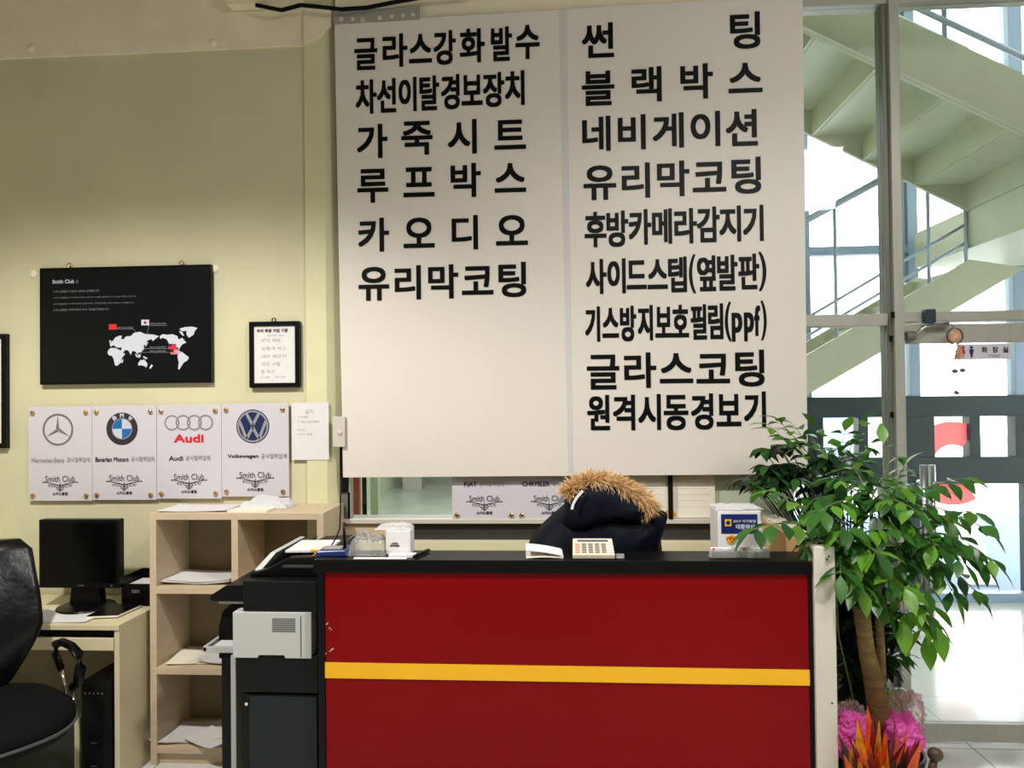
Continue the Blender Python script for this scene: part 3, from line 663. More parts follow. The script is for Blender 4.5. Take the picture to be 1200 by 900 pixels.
# --- frame cut by the left edge
A_, B_ = P(-75, 526, Y=YP), P(6.5, 391, Y=YP)
fn = empty('picture_frame', ((A_.x + B_.x) / 2, YW, A_.z), 'black frame at the left edge, mostly out of view', 'picture frame')
fm = MB(); t = 0.024
fm.box((A_.x, YP, A_.z), (A_.x + t, YW, B_.z)).box((B_.x - t, YP, A_.z), (B_.x, YW, B_.z)).box((A_.x + t, YP, A_.z), (B_.x - t, YW, A_.z + t)).box((A_.x + t, YP, B_.z - t), (B_.x - t, YW, B_.z))
fm.build('frame', M['black'], fn, 0.002)
MB().box((A_.x + t, YP + 0.008, A_.z + t), (B_.x - t, YP + 0.014, B_.z - t)).build('picture', M['paper2'], fn)
# --- loose sheet on the pillar
A_, B_ = P(342, 539, Y=YW - 0.02), P(385, 471.5, Y=YW - 0.02)
fn = empty('notice_sheet', ((A_.x + B_.x) / 2, YW - 0.02, A_.z), 'plain white notice sheet taped to the pillar edge', 'paper')
mb = MB(); 
for i in range(6):
    pass
MB().box((A_.x, YW - 0.020, A_.z), (B_.x, YW - 0.018, B_.z)).build('sheet', M['paper'], fn)
mb = MB()
def np_(x, y): return P(180 + x / 5.4545, 460 + y / 5.4545, Y=YW - 0.0205)
for s, x0, y0, x1, y1 in (('공지', 968, 108, 1022, 136), ('스미스클럽', 920, 150, 985, 162), ('T. 055-237-0000', 920, 180, 1058, 194), ('담당자', 920, 232, 970, 244), ('스미스 클럽', 920, 260, 1012, 272)):
    a, b = np_(x0, y1), np_(x1, y0); text(mb, s, a.x, a.z, b.x, b.z, YW - 0.0207)
mb.build('lettering', M['ink_pale'], fn, fix=False)

# --- brand sign cards
def ornament(mb, cx, cz, w, Y):
    """flourish: two scrolled arms and a tiered centre"""
    def ribbon(pts, t):
        for (x0, z0), (x1, z1) in zip(pts, pts[1:]):
            d = Vector((x1 - x0, z1 - z0)).normalized(); n = Vector((-d.y, d.x)) * t
            mb.poly([(x0 - n.x, Y, z0 - n.y), (x1 - n.x, Y, z1 - n.y), (x1 + n.x, Y, z1 + n.y), (x0 + n.x, Y, z0 + n.y)])
    for s in (-1, 1):
        ribbon([(cx + s * w * (0.5 - 0.5 * i / 10), cz + w * (0.085 - 0.10 * (i / 10) ** 1.5)) for i in range(11)], w * 0.012)
        for q, r in ((0.30, 0.035), (0.20, 0.045), (0.12, 0.04)):
            ribbon([(cx + s * w * q + w * r * math.cos(a), cz - w * 0.01 + w * r * math.sin(a) * 0.8) for a in [k * PI / 6 for k in range(11)]], w * 0.010)
        ribbon([(cx + s * w * 0.49 + w * 0.015 * math.cos(a), cz + w * 0.085 + w * 0.015 * math.sin(a)) for a in [k * PI / 4 for k in range(9)]], w * 0.008)
    for i, (hw, dz) in enumerate(((0.10, 0.0), (0.12, -0.055), (0.10, -0.10), (0.05, -0.14))):
        ribbon([(cx - w * hw, cz + w * dz), (cx - w * hw * .5, cz + w * (dz - 0.02)), (cx, cz + w * (dz + 0.01)), (cx + w * hw * .5, cz + w * (dz - 0.02)), (cx + w * hw, cz + w * dz)], w * 0.012)
    ribbon([(cx, cz + w * 0.06), (cx, cz - w * 0.17)], w * 0.012)
def bar(mb, p, q, t, Y):
    d = Vector((q[0] - p[0], q[1] - p[1])).normalized(); n = Vector((-d.y, d.x)) * t
    mb.poly([(p[0] - n.x, Y, p[1] - n.y), (q[0] - n.x, Y, q[1] - n.y), (q[0] + n.x, Y, q[1] + n.y), (p[0] + n.x, Y, p[1] + n.y)])
def emblem(kind, mb, cx, cz, r, Y):
    if kind == 'star':
        mb.m(0).disc((cx, Y, cz), r * 0.86, r, n=48); mb.m(1).disc((cx, Y - 0.0004, cz), r * 0.90, r * 0.94, n=48)
        for k_ in range(3):
            a = PI / 2 + k_ * 2 * PI / 3; tip = (cx + 0.88 * r * math.cos(a), cz + 0.88 * r * math.sin(a))
            for s in (-1, 1):
                b = a + s * PI / 3; mb.m(0 if s < 0 else 2)
                mb.poly([(cx, Y - 0.0006, cz), (tip[0], Y - 0.0006, tip[1]), (cx + 0.13 * r * math.cos(b), Y - 0.0006, cz + 0.13 * r * math.sin(b))])
    elif kind == 'roundel':
        mb.m(1).disc((cx, Y, cz), 0, r, n=48); mb.m(0).disc((cx, Y - 0.0004, cz), 0.60 * r, 0.65 * r, n=48)
        for k_ in range(4):
            mb.m(3 if k_ % 2 else 4); mb.disc((cx, Y - 0.0006, cz), 0, 0.60 * r, n=10, a0=k_ * PI / 2, a1=(k_ + 1) * PI / 2)
        for ch, a in (('B', 125), ('M', 90), ('W', 50)):
            a = math.radians(a); n0 = len(mb.v); mb.m(4); h = r * 0.13
            text(mb, ch, -h, -h, h, h, 0, 0.0012)
            mb.xform(Matrix.Translation((cx + 0.82 * r * math.cos(a), Y - 0.0006, cz + 0.82 * r * math.sin(a))) @ Matrix.Rotation(PI / 2 - a, 4, 'Y'), n0)
    elif kind == 'rings':
        for i in range(4):
            c_ = (cx + (i - 1.5) * r * 0.74, Y - 0.0003 * i, cz); mb.m(0).disc(c_, r * 0.40, r * 0.50, n=36); mb.m(2).disc((c_[0], c_[1] - 0.0001, c_[2]), r * 0.44, r * 0.46, n=36)
        mb.m(5); text(mb, 'Audi', cx - r * 0.98, cz - r * 1.28, cx + r * 0.98, cz - r * 0.74, Y, 0.0022)
    elif kind == 'vw':
        mb.m(6).disc((cx, Y, cz), 0, r, n=48); mb.m(7).disc((cx, Y - 0.0004, cz), 0.84 * r, 0.94 * r, n=48)
        q = lambda x, z: (cx + x * r, cz + z * r)
        for pts in (((-.40, .80), (0, .06), (.40, .80)), ((-.80, .30), (-.38, -.74), (0, -.06), (.38, -.74), (.80, .30))):
            for p0, p1 in zip(pts, pts[1:]): bar(mb, q(*p0), q(*p1), r * .085, Y - 0.0008)
        mb.m(6); bar(mb, q(-.30, .02), q(.30, .02), r * .03, Y - 0.0012)
EM = ['silver_ink', 'ink_dark', 'ink', 'blue_ink', 'white_ink', 'red_ink', 'navy_ink', 'silver_ink']
def sign_card(x0, y0, x1, y1, kind, word, label, Y, group='white sign cards on the cream wall', scale_em=1.0, tz=.43):
    A, B = P(x0, y1, Y=Y), P(x1, y0, Y=Y); W, H = B.x - A.x, B.z - A.z; cx = (A.x + B.x) / 2
    r = empty('sign_card', (cx, Y, A.z), label, 'sign', group)
    MB().box((A.x, Y, A.z), (B.x, Y + 0.006, B.z)).build('panel', M['card'], r, 0.001)
    if kind:
        mb = MB(); emblem(kind, mb, cx + (-.01 if kind != 'rings' else 0), A.z + H * (0.755 if kind != 'rings' else 0.81), W * (0.245 if kind != 'rings' else 0.235) * scale_em, Y - 0.001)
        mb.build('emblem', [M[e] for e in EM], r, fix=False)
    mb = MB(); z = A.z + H * tz; ratio = {'Mercedes-Benz': .52, 'Bavarian Motors': .52, 'Audi': .22, 'Volkswagen': .46, 'FIAT': .2, 'CHRYSLER': .42}[word]
    x_in = W * (0.05 if ratio > .5 else 0.09 if ratio > .3 else 0.19)
    mb.m(1 if word != 'Mercedes-Benz' else 2); text(mb, word, A.x + x_in, z - H * .026, A.x + x_in + W * ratio, z + H * .026, Y - 0.001, 0.0008)
    mb.m(2); text(mb, '공식협력업체', A.x + x_in + W * ratio + W * .04, z - H * .024, A.x + x_in + W * ratio + W * .04 + W * (.38 if ratio < .5 else .36), z + H * .03, Y - 0.001, 0.0003)
    mb.m(0); text(mb, 'Smith Club', cx - W * .235, A.z + H * .20, cx + W * .235, A.z + H * .265, Y - 0.001, 0.0004)
    mb.m(1); text(mb, '스미스클럽', cx - W * .12, A.z + H * .058, cx + W * .12, A.z + H * .092, Y - 0.001, 0.0005)
    mb.build('lettering', [M['ink'], M['ink_dark'], M['ink_pale']], r, fix=False)
    mb = MB(); ornament(mb, cx, A.z + H * 0.165, W * 0.55, Y - 0.001); mb.build('flourish', M['ink'], r, fix=False)
    for sx in (0.075, 0.915):
        for sz in (0.055, 0.935):
            c_ = Vector((A.x + W * sx, Y, A.z + H * sz)); s_ = MB()
            s_.tube([c_ + Vector((0, 0.022, 0)), c_ + Vector((0, -0.008, 0))], 0.0105, 14); s_.sphere(c_ + Vector((0, -0.008, 0)), 0.0105, 8, (1, .5, 1))
            s_.build('standoff', M['brass'], r, smooth=False)
    return r
YC = YW - 0.022
sign_card(33.5, 476, 107.5, 587, 'star', 'Mercedes-Benz', 'white sign card with a silver three-pointed star emblem', YC)
sign_card(108.3, 475, 183, 586, 'roundel', 'Bavarian Motors', 'white sign card with a blue and white round emblem', YC)
sign_card(184, 474, 259, 584.5, 'rings', 'Audi', 'white sign card with four silver rings over red letters', YC)
sign_card(260, 472.5, 338, 582, 'vw', 'Volkswagen', 'white sign card with a navy circular V over W emblem', YC)
g2 = 'white sign cards in the low window'
zb = lambda px: 0
sign_card(530, 502, 604.5, 609, None, 'FIAT', 'white sign card left of the jacket, in the low window below the banner', 3.605, g2, tz=.39)
sign_card(605.5, 501, 681, 609, None, 'CHRYSLER', 'white sign card half hidden by the jacket, in the low window', 3.605, g2, tz=.39)
# certificates right of the jacket
for x0, x1, lb in ((690, 737, 'tan certificate sheet directly above the fur hood, in the low window'), (739, 783.5, 'pale certificate sheet just right of the fur hood'), (789, 838, 'pale certificate sheet next to the wrapped box')):
    A, B = P(x0, 607, Y=3.61), P(x1, 565, Y=3.61); r = empty('certificate', ((A.x + B.x) / 2, 3.61, A.z), lb, 'certificate', 'certificates in the low window')
    B.z = A.z + 0.297
    MB().box((A.x, 3.618, A.z), (B.x, 3.62, B.z)).build('sheet', M['paper2'], r)
    mb = MB(); 
    for i in range(5): 
        zz = A.z + 0.05 + i * 0.028; mb.box((A.x + 0.02, 3.6172, zz), (B.x - 0.02 - 0.02 * (i % 2), 3.618, zz + 0.002))
    mb.disc((A.x + 0.05, 3.617, A.z + 0.03), 0, 0.014, n=16) if False else None
    mb.build('print', M['ink_faint'], r)
    if x0 == 739: 
        s = MB().disc((B.x + 0.004, 3.616, A.z + 0.008), 0, 0.03, n=24, a0=0, a1=PI); s.build('gold_seal', M['gold_ink'], r)
for x in (738, 786):
    p = P(x, 580, Y=3.6); o = MB().box((p.x - (0.006 if x < 780 else 0.010), 3.596, zs(607.5)), (p.x + (0.004 if x < 780 else 0.010), 3.62, 1.5)).build('divider_bar', M['black_matte'], loc=(p.x, 3.6, zs(607.5)))
    tag(o, 'dark upright bar between certificates, ' + ('touching the fur hood' if x < 780 else 'right of the jacket'), 'bar', 'dark bars in the low window')

# ================================================================== BOOKCASE
XS0, XS1 = P(175, 602, Y=3.29).x, P(381, 600, Y=3.29).x - 0.0
XS1 = P(379, 600, Y=3.29).x
ZT = 1.10; YS = 3.29; t = 0.03
bk = empty('bookcase', ((XS0 + XS1) / 2, 3.45, 0), 'pale wooden bookcase with open cube shelves of papers', 'bookcase')
MB().box((XS0, YS, 0), (XS0 + t, YW - 0.002, ZT)).build('side_panel', M['maple'], bk, 0.0015)
MB().box((XS1 - t, YS, 0), (XS1, YW - 0.002, ZT)).build('side_panel', M['maple'], bk, 0.0015)
MB().box((XS0 + t, YS, ZT - t), (XS1 - t, YW - 0.002, ZT)).build('top_panel', M['maple'], bk, 0.0015)
xdv = P(275, 650, Y=YS).x
tiers = [P(200, 782.5, Y=YS).z, P(200, 688, Y=YS).z]
ZBt = P(200, 875, Y=YS).z
for i, z in enumerate([ZBt] + tiers): MB().box((XS0 + t, YS, z - t), (XS1 - t, YW - 0.01, z)).build('shelf', M['maple'], bk, 0.0015)
MB().box((xdv - t / 2, YS, ZBt), (xdv + t / 2, YW - 0.01, ZT - t)).build('divider', M['maple'], bk, 0.0015)
MB().box((XS0 + t, YS + 0.02, 0), (XS1 - t, YS + 0.04, ZBt - t)).build('kick_board', M['maple'], bk, 0.001)
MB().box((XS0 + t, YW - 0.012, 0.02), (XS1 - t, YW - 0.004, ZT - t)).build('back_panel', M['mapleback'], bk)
def paper_obj(c, w, h, rz, curl, label, m='paper', th=0.001, group='loose papers', name='paper_sheet', stack=1):
    mb = MB()
    for i in range(stack): sheet(mb, (c[0] + random.uniform(-.012, .012) * (i > 0), c[1] + random.uniform(-.012, .012) * (i > 0), c[2] + i * (th + 0.0006)), w, h, rz + (random.uniform(-.1, .1) if i else 0), curl, th=th)
    o = mb.build(name, M[m], smooth=False, loc=c); return tag(o, label, 'paper', group)
z1 = ZT + 0.0005
paper_obj((P(238, 596, Z=ZT).x, 3.42, z1), 0.30, 0.21, 0.04, 0.004, 'white sheet lying on the bookcase top at left', stack=2)
paper_obj((P(300, 597, Z=ZT).x, 3.37, z1), 0.18, 0.14, -0.03, 0.0, 'pinkish pad lying on the bookcase top under the plastic bag', 'paper2', 0.009, name='paper_pad')
def crumple(c, w, d, h, seed, n=26, k=1.0):
    """a crumpled film bag: a lumpy dome with sharp folds"""
    from mathutils import noise
    mb = MB(); vs, fs = [], []
    for i in range(n + 1):
        for j in range(n + 1):
            u, v = i / n * 2 - 1, j / n * 2 - 1
            q = Vector((u * 2.2 + seed, v * 2.2, seed)); e = max(0, 1 - max(abs(u), abs(v)) ** 4.5)
            zz = h * e * (0.72 + 0.34 * noise.noise(q * 0.9) + 0.22 * abs(noise.noise(q * 2.0)) + 0.10 * noise.noise(q * 4.0))
            vs.append((c[0] + u * w / 2 * (1 + 0.12 * noise.noise(q)) , c[1] + v * d / 2 * (1 + 0.15 * noise.noise(q * 1.7)), c[2] + 0.001 + zz))
    for i in range(n):
        for j in range(n):
            a = i * (n + 1) + j; fs.append((a, a + n + 1, a + n + 2, a + 1))
    return mb.add(vs, fs)
cp = (P(312, 593, Z=ZT + 0.02).x, 3.47, ZT + 0.0)
o = crumple((P(320, 592, Z=ZT).x, 3.47, ZT + 0.001), 0.22, 0.15, 0.052, 3.1).build('plastic_bag', M['bagfilm'], loc=cp); tag(o, 'crumpled grey plastic bag on the bookcase top', 'bag')
zt_ = tiers[1]
paper_obj((P(230, 684, Z=zt_).x, 3.44, zt_ + 0.0005), 0.297, 0.21, 0.05, 0.010, 'stack of white papers on the upper left shelf', stack=6, name='paper_stack')
zt_ = tiers[0]
paper_obj((P(222, 778, Z=zt_).x, 3.44, zt_ + 0.0005), 0.22, 0.22, 0.1, 0.004, 'ivory papers on the middle shelf of the bookcase', 'paper2', stack=3, name='paper_stack')
paper_obj((P(252, 778, Z=zt_).x + 0.02, 3.42, zt_ + 0.006), 0.18, 0.2, -0.15, 0.012, 'white sheet over the ivory papers on the middle shelf', stack=2)
paper_obj((P(225, 862, Z=ZBt).x, 3.42, ZBt + 0.0005), 0.297, 0.21, 0.12, 0.012, 'curled white papers on the bottom shelf', stack=4, name='paper_stack')
paper_obj((P(250, 868, Z=ZBt).x, 3.34, ZBt + 0.014), 0.20, 0.15, -0.5, 0.010, 'top white sheet slipping off the bottom shelf papers', stack=1)

# ================================================================== DESK
ZD = 0.665; XDR = -1.858; YD = P(147.5, 733, Z=ZD).y
XDL = XDR - 1.0
dk = empty('desk', ((XDL + XDR) / 2, YD + 0.2, 0), 'small cream computer desk with keyboard tray at the left wall', 'desk')
YDB = 3.58
MB().box((XDL, YD, ZD - 0.022), (XDR, YDB, ZD)).build('desktop', M['deskwood'], dk, 0.002)
MB().box((XDR - 0.022, YD + 0.005, 0), (XDR, YDB, ZD - 0.022)).build('side_panel', M['deskwood'], dk, 0.0015)
MB().box((XDL, YD + 0.005, 0), (XDL + 0.022, YDB, ZD - 0.022)).build('side_panel', M['deskwood'], dk, 0.0015)
ztr = P(120, 749, Y=YD).z; ztr0 = P(120, 763, Y=YD).z
MB().box((XDL + 0.03, YD + 0.004, ztr0), (XDR - 0.025, YD + 0.022, ztr)).box((XDL + 0.03, YD + 0.022, ztr0), (XDR - 0.025, YD + 0.30, ztr0 + 0.016)).build('keyboard_tray', M['deskwood'], dk, 0.0015)
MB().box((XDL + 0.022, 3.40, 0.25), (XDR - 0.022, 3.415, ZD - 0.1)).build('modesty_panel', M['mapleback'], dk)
MB().box((XDL + 0.03, YD + 0.03, ztr + 0.004), (XDR - 0.03, 3.39, ZD - 0.024)).build('recess_shade', M['black_matte'], dk)  # solid black block painting the shade in the gap above the tray
# tower compartment
xc0 = P(90, 870, Y=YD + 0.01).x
MB().box((xc0 - 0.011, YD + 0.01, 0), (xc0 + 0.011, 3.40, 0.28)).build('tower_divider', M['deskwood'], dk, 0.0015)
MB().box((xc0 + 0.011, YD + 0.01, 0), (XDR - 0.022, 3.40, 0.03)).build('tower_base', M['deskwood'], dk, 0.0015)
MB().box((XDL + 0.022, YD + 0.08, 0.0), (xc0 - 0.011, YD + 0.10, 0.20)).build('drawer_front', M['dark_panel'], dk, 0.002)
# PC tower
ty = YD - 0.01; tx0, tx1 = P(96, 850, Y=ty).x, P(147, 850, Y=ty).x; tz1 = P(120, 795, Y=ty).z
tx1 = min(tx1, XDR - 0.028); tx0 = max(tx0, xc0 + 0.016)
pc = empty('computer_tower', ((tx0 + tx1) / 2, ty + 0.18, 0.031), 'black computer tower standing under the cream desk', 'computer')
MB().box((tx0, ty, 0.031), (tx1, 3.385, tz1 - 0.01)).build('case', M['black'], pc, 0.004)
MB().prism([(tx0 - 0.003, ty, 0.033), (tx0 + 0.02, ty - 0.018, 0.035), (tx1 - 0.02, ty - 0.018, 0.035), (tx1 + 0.003, ty, 0.033)], (0, 0, tz1 - 0.04)).build('front_bezel', M['black_matte'], pc, 0.003)
fx = (tx0 + tx1) / 2; dt = MB()
for i in range(5): dt.sphere((fx - 0.036 + i * 0.018, ty - 0.019, tz1 - 0.055), 0.004, 6, (1, .5, 1))
for zz in (0.19, 0.095): dt.box((fx - 0.012, ty - 0.02, zz), (fx + 0.012, ty - 0.017, zz + 0.004))
dt.box((fx - 0.005, ty - 0.02, 0.045), (fx + 0.03, ty - 0.017, 0.05)); dt.build('buttons', M['ink'], pc)
# monitor
my = 3.33; A, B = P(45.5, 689, Y=my), P(139, 609, Y=my)
mo = empty('monitor', ((A.x + B.x) / 2, my + 0.06, ZD), 'black flat monitor switched off on the cream desk', 'monitor')
MB().box((A.x, my, A.z), (B.x, my + 0.045, B.z)).build('bezel', M['black'], mo, 0.004)
MB().box((A.x + 0.014, my - 0.0015, A.z + 0.026), (B.x - 0.014, my + 0.002, B.z - 0.014)).build('screen', M['screen'], mo)
mx = (A.x + B.x) / 2 + 0.015
MB().prism([(mx - 0.075, my + 0.02, ZD + 0.014), (mx + 0.075, my + 0.02, ZD + 0.014), (mx + 0.06, my + 0.02, A.z + 0.05), (mx - 0.06, my + 0.02, A.z + 0.05)], (0, 0.05, 0)).build('stand', M['black'], mo, 0.006)
b_m = MB().lathe((mx, my + 0.03, ZD + 0.0005), [(0.118, 0), (0.122, 0.004), (0.118, 0.010), (0.06, 0.018)], 40); b_m.build('base', M['black'], mo, smooth=False)
bt = MB().box((mx - 0.018, my - 0.003, A.z + 0.010), (mx + 0.012, my - 0.001, A.z + 0.014)); bt.box((B.x - 0.035, my - 0.003, A.z + 0.008), (B.x - 0.03, my - 0.001, A.z + 0.016)); bt.build('badge', M['ink'], mo)
# black tray, notebook, papers, cable
by0 = 3.385; bx1 = XDR - 0.004; bx0 = bx1 - 0.155
tb = empty('document_tray', ((bx0 + bx1) / 2, by0 + 0.1, ZD), 'black open box tray with papers beside the monitor', 'tray')
zt_ = ZD + 0.135
tm = MB(); tm.box((bx0, by0, ZD + 0.001), (bx1, by0 + 0.01, zt_ - 0.035)).box((bx0, by0 + 0.01, ZD + 0.001), (bx0 + 0.008, YDB - 0.02, zt_)).box((bx1 - 0.008, by0 + 0.01, ZD + 0.001), (bx1, YDB - 0.02, zt_ - 0.01)).box((bx0, YDB - 0.03, ZD + 0.001), (bx1, YDB - 0.02, zt_)).box((bx0, by0, ZD + 0.001), (bx1, YDB - 0.02, ZD + 0.008))
tm.build('box', M['black'], tb, 0.002)
MB().box((bx0 + 0.05, by0 - 0.001, ZD + 0.06), (bx0 + 0.085, by0, ZD + 0.075)).build('label', M['ink'], tb)
paper_obj(((bx0 + bx1) / 2, by0 + 0.085, zt_ - 0.05), 0.12, 0.13, 0, 0.002, 'white paper stack inside the black desk tray', th=0.006, stack=1, name='paper_stack')
bpy.data.objects[-1] if False else None
nbp = P(132, 716, Z=ZD)
nb = empty('notebook', (P(128, 717, Z=ZD).x, P(128, 717, Z=ZD).y, ZD), 'closed black notebook on the front edge of the desk', 'notebook')
c0, c1, c2, c3 = P(101, 726, Z=ZD), P(138, 724.5, Z=ZD), P(166, 712, Z=ZD), P(131, 711, Z=ZD)
for q in (c0, c1, c2, c3): q.y = max(q.y, YD + 0.004)
c2.x = min(c2.x, XDR - 0.01); c2.y = min(c2.y, by0 - 0.004); c3.y = min(c3.y, by0 - 0.004)
def slab4(pts, z0, z1, name, m, par, grow=0): MB().prism([(p.x, p.y, z0) for p in pts], (0, 0, z1 - z0)).build(name, M[m], par, 0.0008)
slab4((c0, c1, c2, c3), ZD + 0.001, ZD + 0.004, 'cover', 'black', nb); slab4((c0, c1, c2, c3), ZD + 0.004, ZD + 0.012, 'pages', 'paper2', nb); slab4((c0, c1, c2, c3), ZD + 0.012, ZD + 0.015, 'cover', 'black', nb)
pc_ = P(78, 722, Z=ZD); paper_obj((pc_.x, max(pc_.y, YD + 0.11), ZD + 0.0005), 0.297, 0.2, 0.0, 0.003, 'white sheet on the desk in front of the monitor')
cm = MB().tube([P(x, y, Z=ZD + 0.006) for x, y in ((86, 711.5), (100, 711.5), (112, 710.5), (124, 708), (136, 704), (134, 702))], 0.0035, 6)
o = cm.build('cable', M['paper'], smooth=True, loc=P(112, 710, Z=ZD)); tag(o, 'thin white cable trailing on the desk below the monitor', 'cable')
pl_ = P(84, 712, Z=ZD); o = MB().box((pl_.x - 0.018, pl_.y - 0.012, ZD + 0.001), (pl_.x + 0.012, pl_.y + 0.012, ZD + 0.014)).build('plug', M['black'], bevel=0.003, loc=pl_); tag(o, 'small black plug lying on the desk', 'plug')

# ================================================================== OFFICE CHAIR (faces right)
ch = empty('office_chair', (-2.15, 2.72, 0), 'black leather office chair with chrome arms at the left edge', 'chair', rz=math.radians(-30))
def superell(rx, ry, z, n=36, e=2.8):
    out = []
    for i in range(n):
        a = 2 * PI * i / n; c_, s_ = math.cos(a), math.sin(a)
        out.append(Vector((rx * math.copysign(abs(c_) ** (2 / e), c_), ry * math.copysign(abs(s_) ** (2 / e), s_), z)))
    return out
def loft(rings, cap=True):
    mb = MB(); n = len(rings[0]); vs = [p for r in rings for p in r]; fs = []
    for i in range(len(rings) - 1):
        for j in range(n): fs.append((i*n+j, i*n+(j+1)%n, (i+1)*n+(j+1)%n, (i+1)*n+j))
    if cap: fs += [tuple(range(n))[::-1], tuple(range((len(rings)-1)*n, len(rings)*n))]
    return mb.add(vs, fs)
ZSEAT = 0.47
sr = [superell(0.20, 0.20, ZSEAT - 0.11), superell(0.25, 0.25, ZSEAT - 0.09), superell(0.27, 0.265, ZSEAT - 0.05), superell(0.27, 0.265, ZSEAT - 0.02), superell(0.25, 0.245, ZSEAT + 0.0), superell(0.16, 0.16, ZSEAT + 0.012), superell(0.02, 0.02, ZSEAT + 0.014)]
for r in sr:
    for p in r: p.z -= 0.05 * max(0, (p.x - 0.1)) / 0.17 * 0.6; p.x += 0.02
loft(sr).build('seat', M['fabric'], ch, smooth=True, local=True)
pr = [Vector((p.x * 1.005 + 0.02, p.y * 1.005, p.z - 0.03 * max(0, p.x - 0.1) / 0.17)) for p in superell(0.272, 0.267, ZSEAT - 0.048)]
MB().tube(pr + [pr[0]], 0.006, 6, cap=False).build('piping', M['chrome'] if False else mat('piping_grey', (70, 74, 76), 0.3), ch, smooth=True, local=True)
# backrest: wide padded shell, waist at the bottom, curved round the sitter
rings = []
from mathutils import noise as _nz
for i in range(15):
    u = i / 14; z = ZSEAT - 0.02 + u * 0.58
    wdt = 0.15 + 0.125 * min(1, u / 0.42) ** 0.8 - 0.03 * max(0, (u - 0.94) / 0.06) ** 2
    dep = 0.045 + 0.01 * math.sin(u * PI); lean = -0.235 - 0.10 * u + 0.03 * math.sin(u * PI * 1.2)
    ring = []
    for j in range(36):
        a = 2 * PI * j / 36; c_, s_ = math.cos(a), math.sin(a)
        y = wdt * math.copysign(abs(s_) ** 0.7, s_); x = dep * math.copysign(abs(c_) ** 0.8, c_)
        x += lean + 0.10 * (y / 0.27) ** 2
        x += 0.010 * _nz.noise(Vector((y * 12, z * 9, c_ * 2))) * (1 if c_ > 0 else 0.4)
        ring.append(Vector((x, y, z)))
    rings.append(ring)
loft(rings).build('backrest', M['leather'], ch, smooth=True, local=True)
for sgn in (1, -1):
    yy = sgn * 0.29
    path = [(-0.03, yy, 0.52), (-0.075, yy, 0.575), (-0.07, yy, 0.615), (-0.02, yy, 0.632), (0.05, yy, 0.628), (0.105, yy, 0.605), (0.12, yy, 0.555), (0.10, yy, 0.495), (0.055, yy, 0.465), (0.055, yy, 0.44)]
    ar = MB().tube(path, [0.013, 0.017, 0.018, 0.017, 0.017, 0.019, 0.021, 0.019, 0.015, 0.011], 10).build('armrest', M['black'], ch, smooth=True, local=True)
    MB().tube([(-0.032, yy, 0.53), (0.0, yy, 0.46), (0.02, yy, 0.40), (0.02, yy * 0.6, 0.385)], 0.007, 8).build('support_rod', M['chrome'], ar, smooth=True, local=True)
    MB().tube([(0.055, yy, 0.445), (0.075, yy, 0.40), (0.075, yy * 0.6, 0.385)], 0.007, 8).build('support_rod', M['chrome'], ar, smooth=True, local=True)
MB().lathe((0, 0, 0), [(0.03, 0.08), (0.03, 0.30), (0.022, 0.30), (0.022, 0.37)], 20).build('gas_lift', M['black'], ch, smooth=False, local=True)
MB().box((-0.12, -0.12, 0.36), (0.12, 0.12, 0.38)).build('seat_plate', M['black'], ch, 0.004, local=True)
for i in range(5):
    a = 2 * PI * i / 5 + 0.35; d = Vector((math.cos(a), math.sin(a), 0))
    lg = MB().tube([Vector((0, 0, 0.12)), d * 0.12 + Vector((0, 0, 0.115)), d * 0.29 + Vector((0, 0, 0.075))], [0.03, 0.026, 0.016], 10).build('leg', M['black'], ch, smooth=True, local=True)
    q = d * 0.29; side = Vector((-d.y, d.x, 0)); cs = MB()
    for s in (-0.016, 0.016): cs.tube([q + side * (s - 0.009) + Vector((0, 0, 0.026)), q + side * (s + 0.009) + Vector((0, 0, 0.026))], 0.026, 14)
    cs.tube([q + Vector((0, 0, 0.026)), q + Vector((0, 0, 0.07))], 0.007, 6); cs.build('caster', M['black'], lg, smooth=False, local=True)

# ================================================================== COPIER
CY = 2.68; cx0, cx1 = P(283, 700, Y=CY).x, -0.878
zc = lambda y: P(320, y, Y=CY).z
cpx = empty('copier', ((cx0 + cx1) / 2, 2.95, 0), 'black and grey floor-standing copier between bookcase and red counter', 'copier')
MB().box((cx0 + 0.004, CY + 0.005, 0.03), (cx1, 3.24, zc(814))).build('lower_cabinet', M['copier'], cpx, 0.004)
MB().box((cx0 + 0.028, CY - 0.006, 0.04), (cx1 - 0.004, CY + 0.005, zc(816))).build('cabinet_door', M['copier_door'], cpx, 0.003)
MB().box((cx0 - 0.014, CY, zc(812)), (cx1, 3.24, zc(768))).build('paper_drawer_unit', M['copier'], cpx, 0.004)
pa, pb = P(274, 770, Y=CY), P(365.5, 717.5, Y=CY)
gm = MB(); gm.prism([(pa.x, CY - 0.008, pb.z), (pa.x, CY - 0.008, pa.z), (P(303, 770, Y=CY).x, CY - 0.008, pa.z), (P(304, 766, Y=CY).x, CY - 0.008, pa.z + 0.010), (P(334, 766, Y=CY).x, CY - 0.008, pa.z + 0.010), (P(335, 770, Y=CY).x, CY - 0.008, pa.z), (pb.x, CY - 0.008, pa.z), (pb.x, CY - 0.008, pb.z)], (0, 0.06, 0))
gm.build('side_cover', M['copier_grey'], cpx, 0.002)
vm = MB()
for i in range(7):
    z = P(330, 725 + i * 2.4, Y=CY).z; vm.box((P(320, 730, Y=CY).x, CY - 0.0095, z), (P(347, 730, Y=CY).x, CY - 0.0075, z + 0.003))
x = P(353, 740, Y=CY).x; vm.box((x, CY - 0.0095, pa.z + 0.006), (x + 0.003, CY - 0.0075, pb.z - 0.012)); vm.build('vents', M['ink'], cpx)
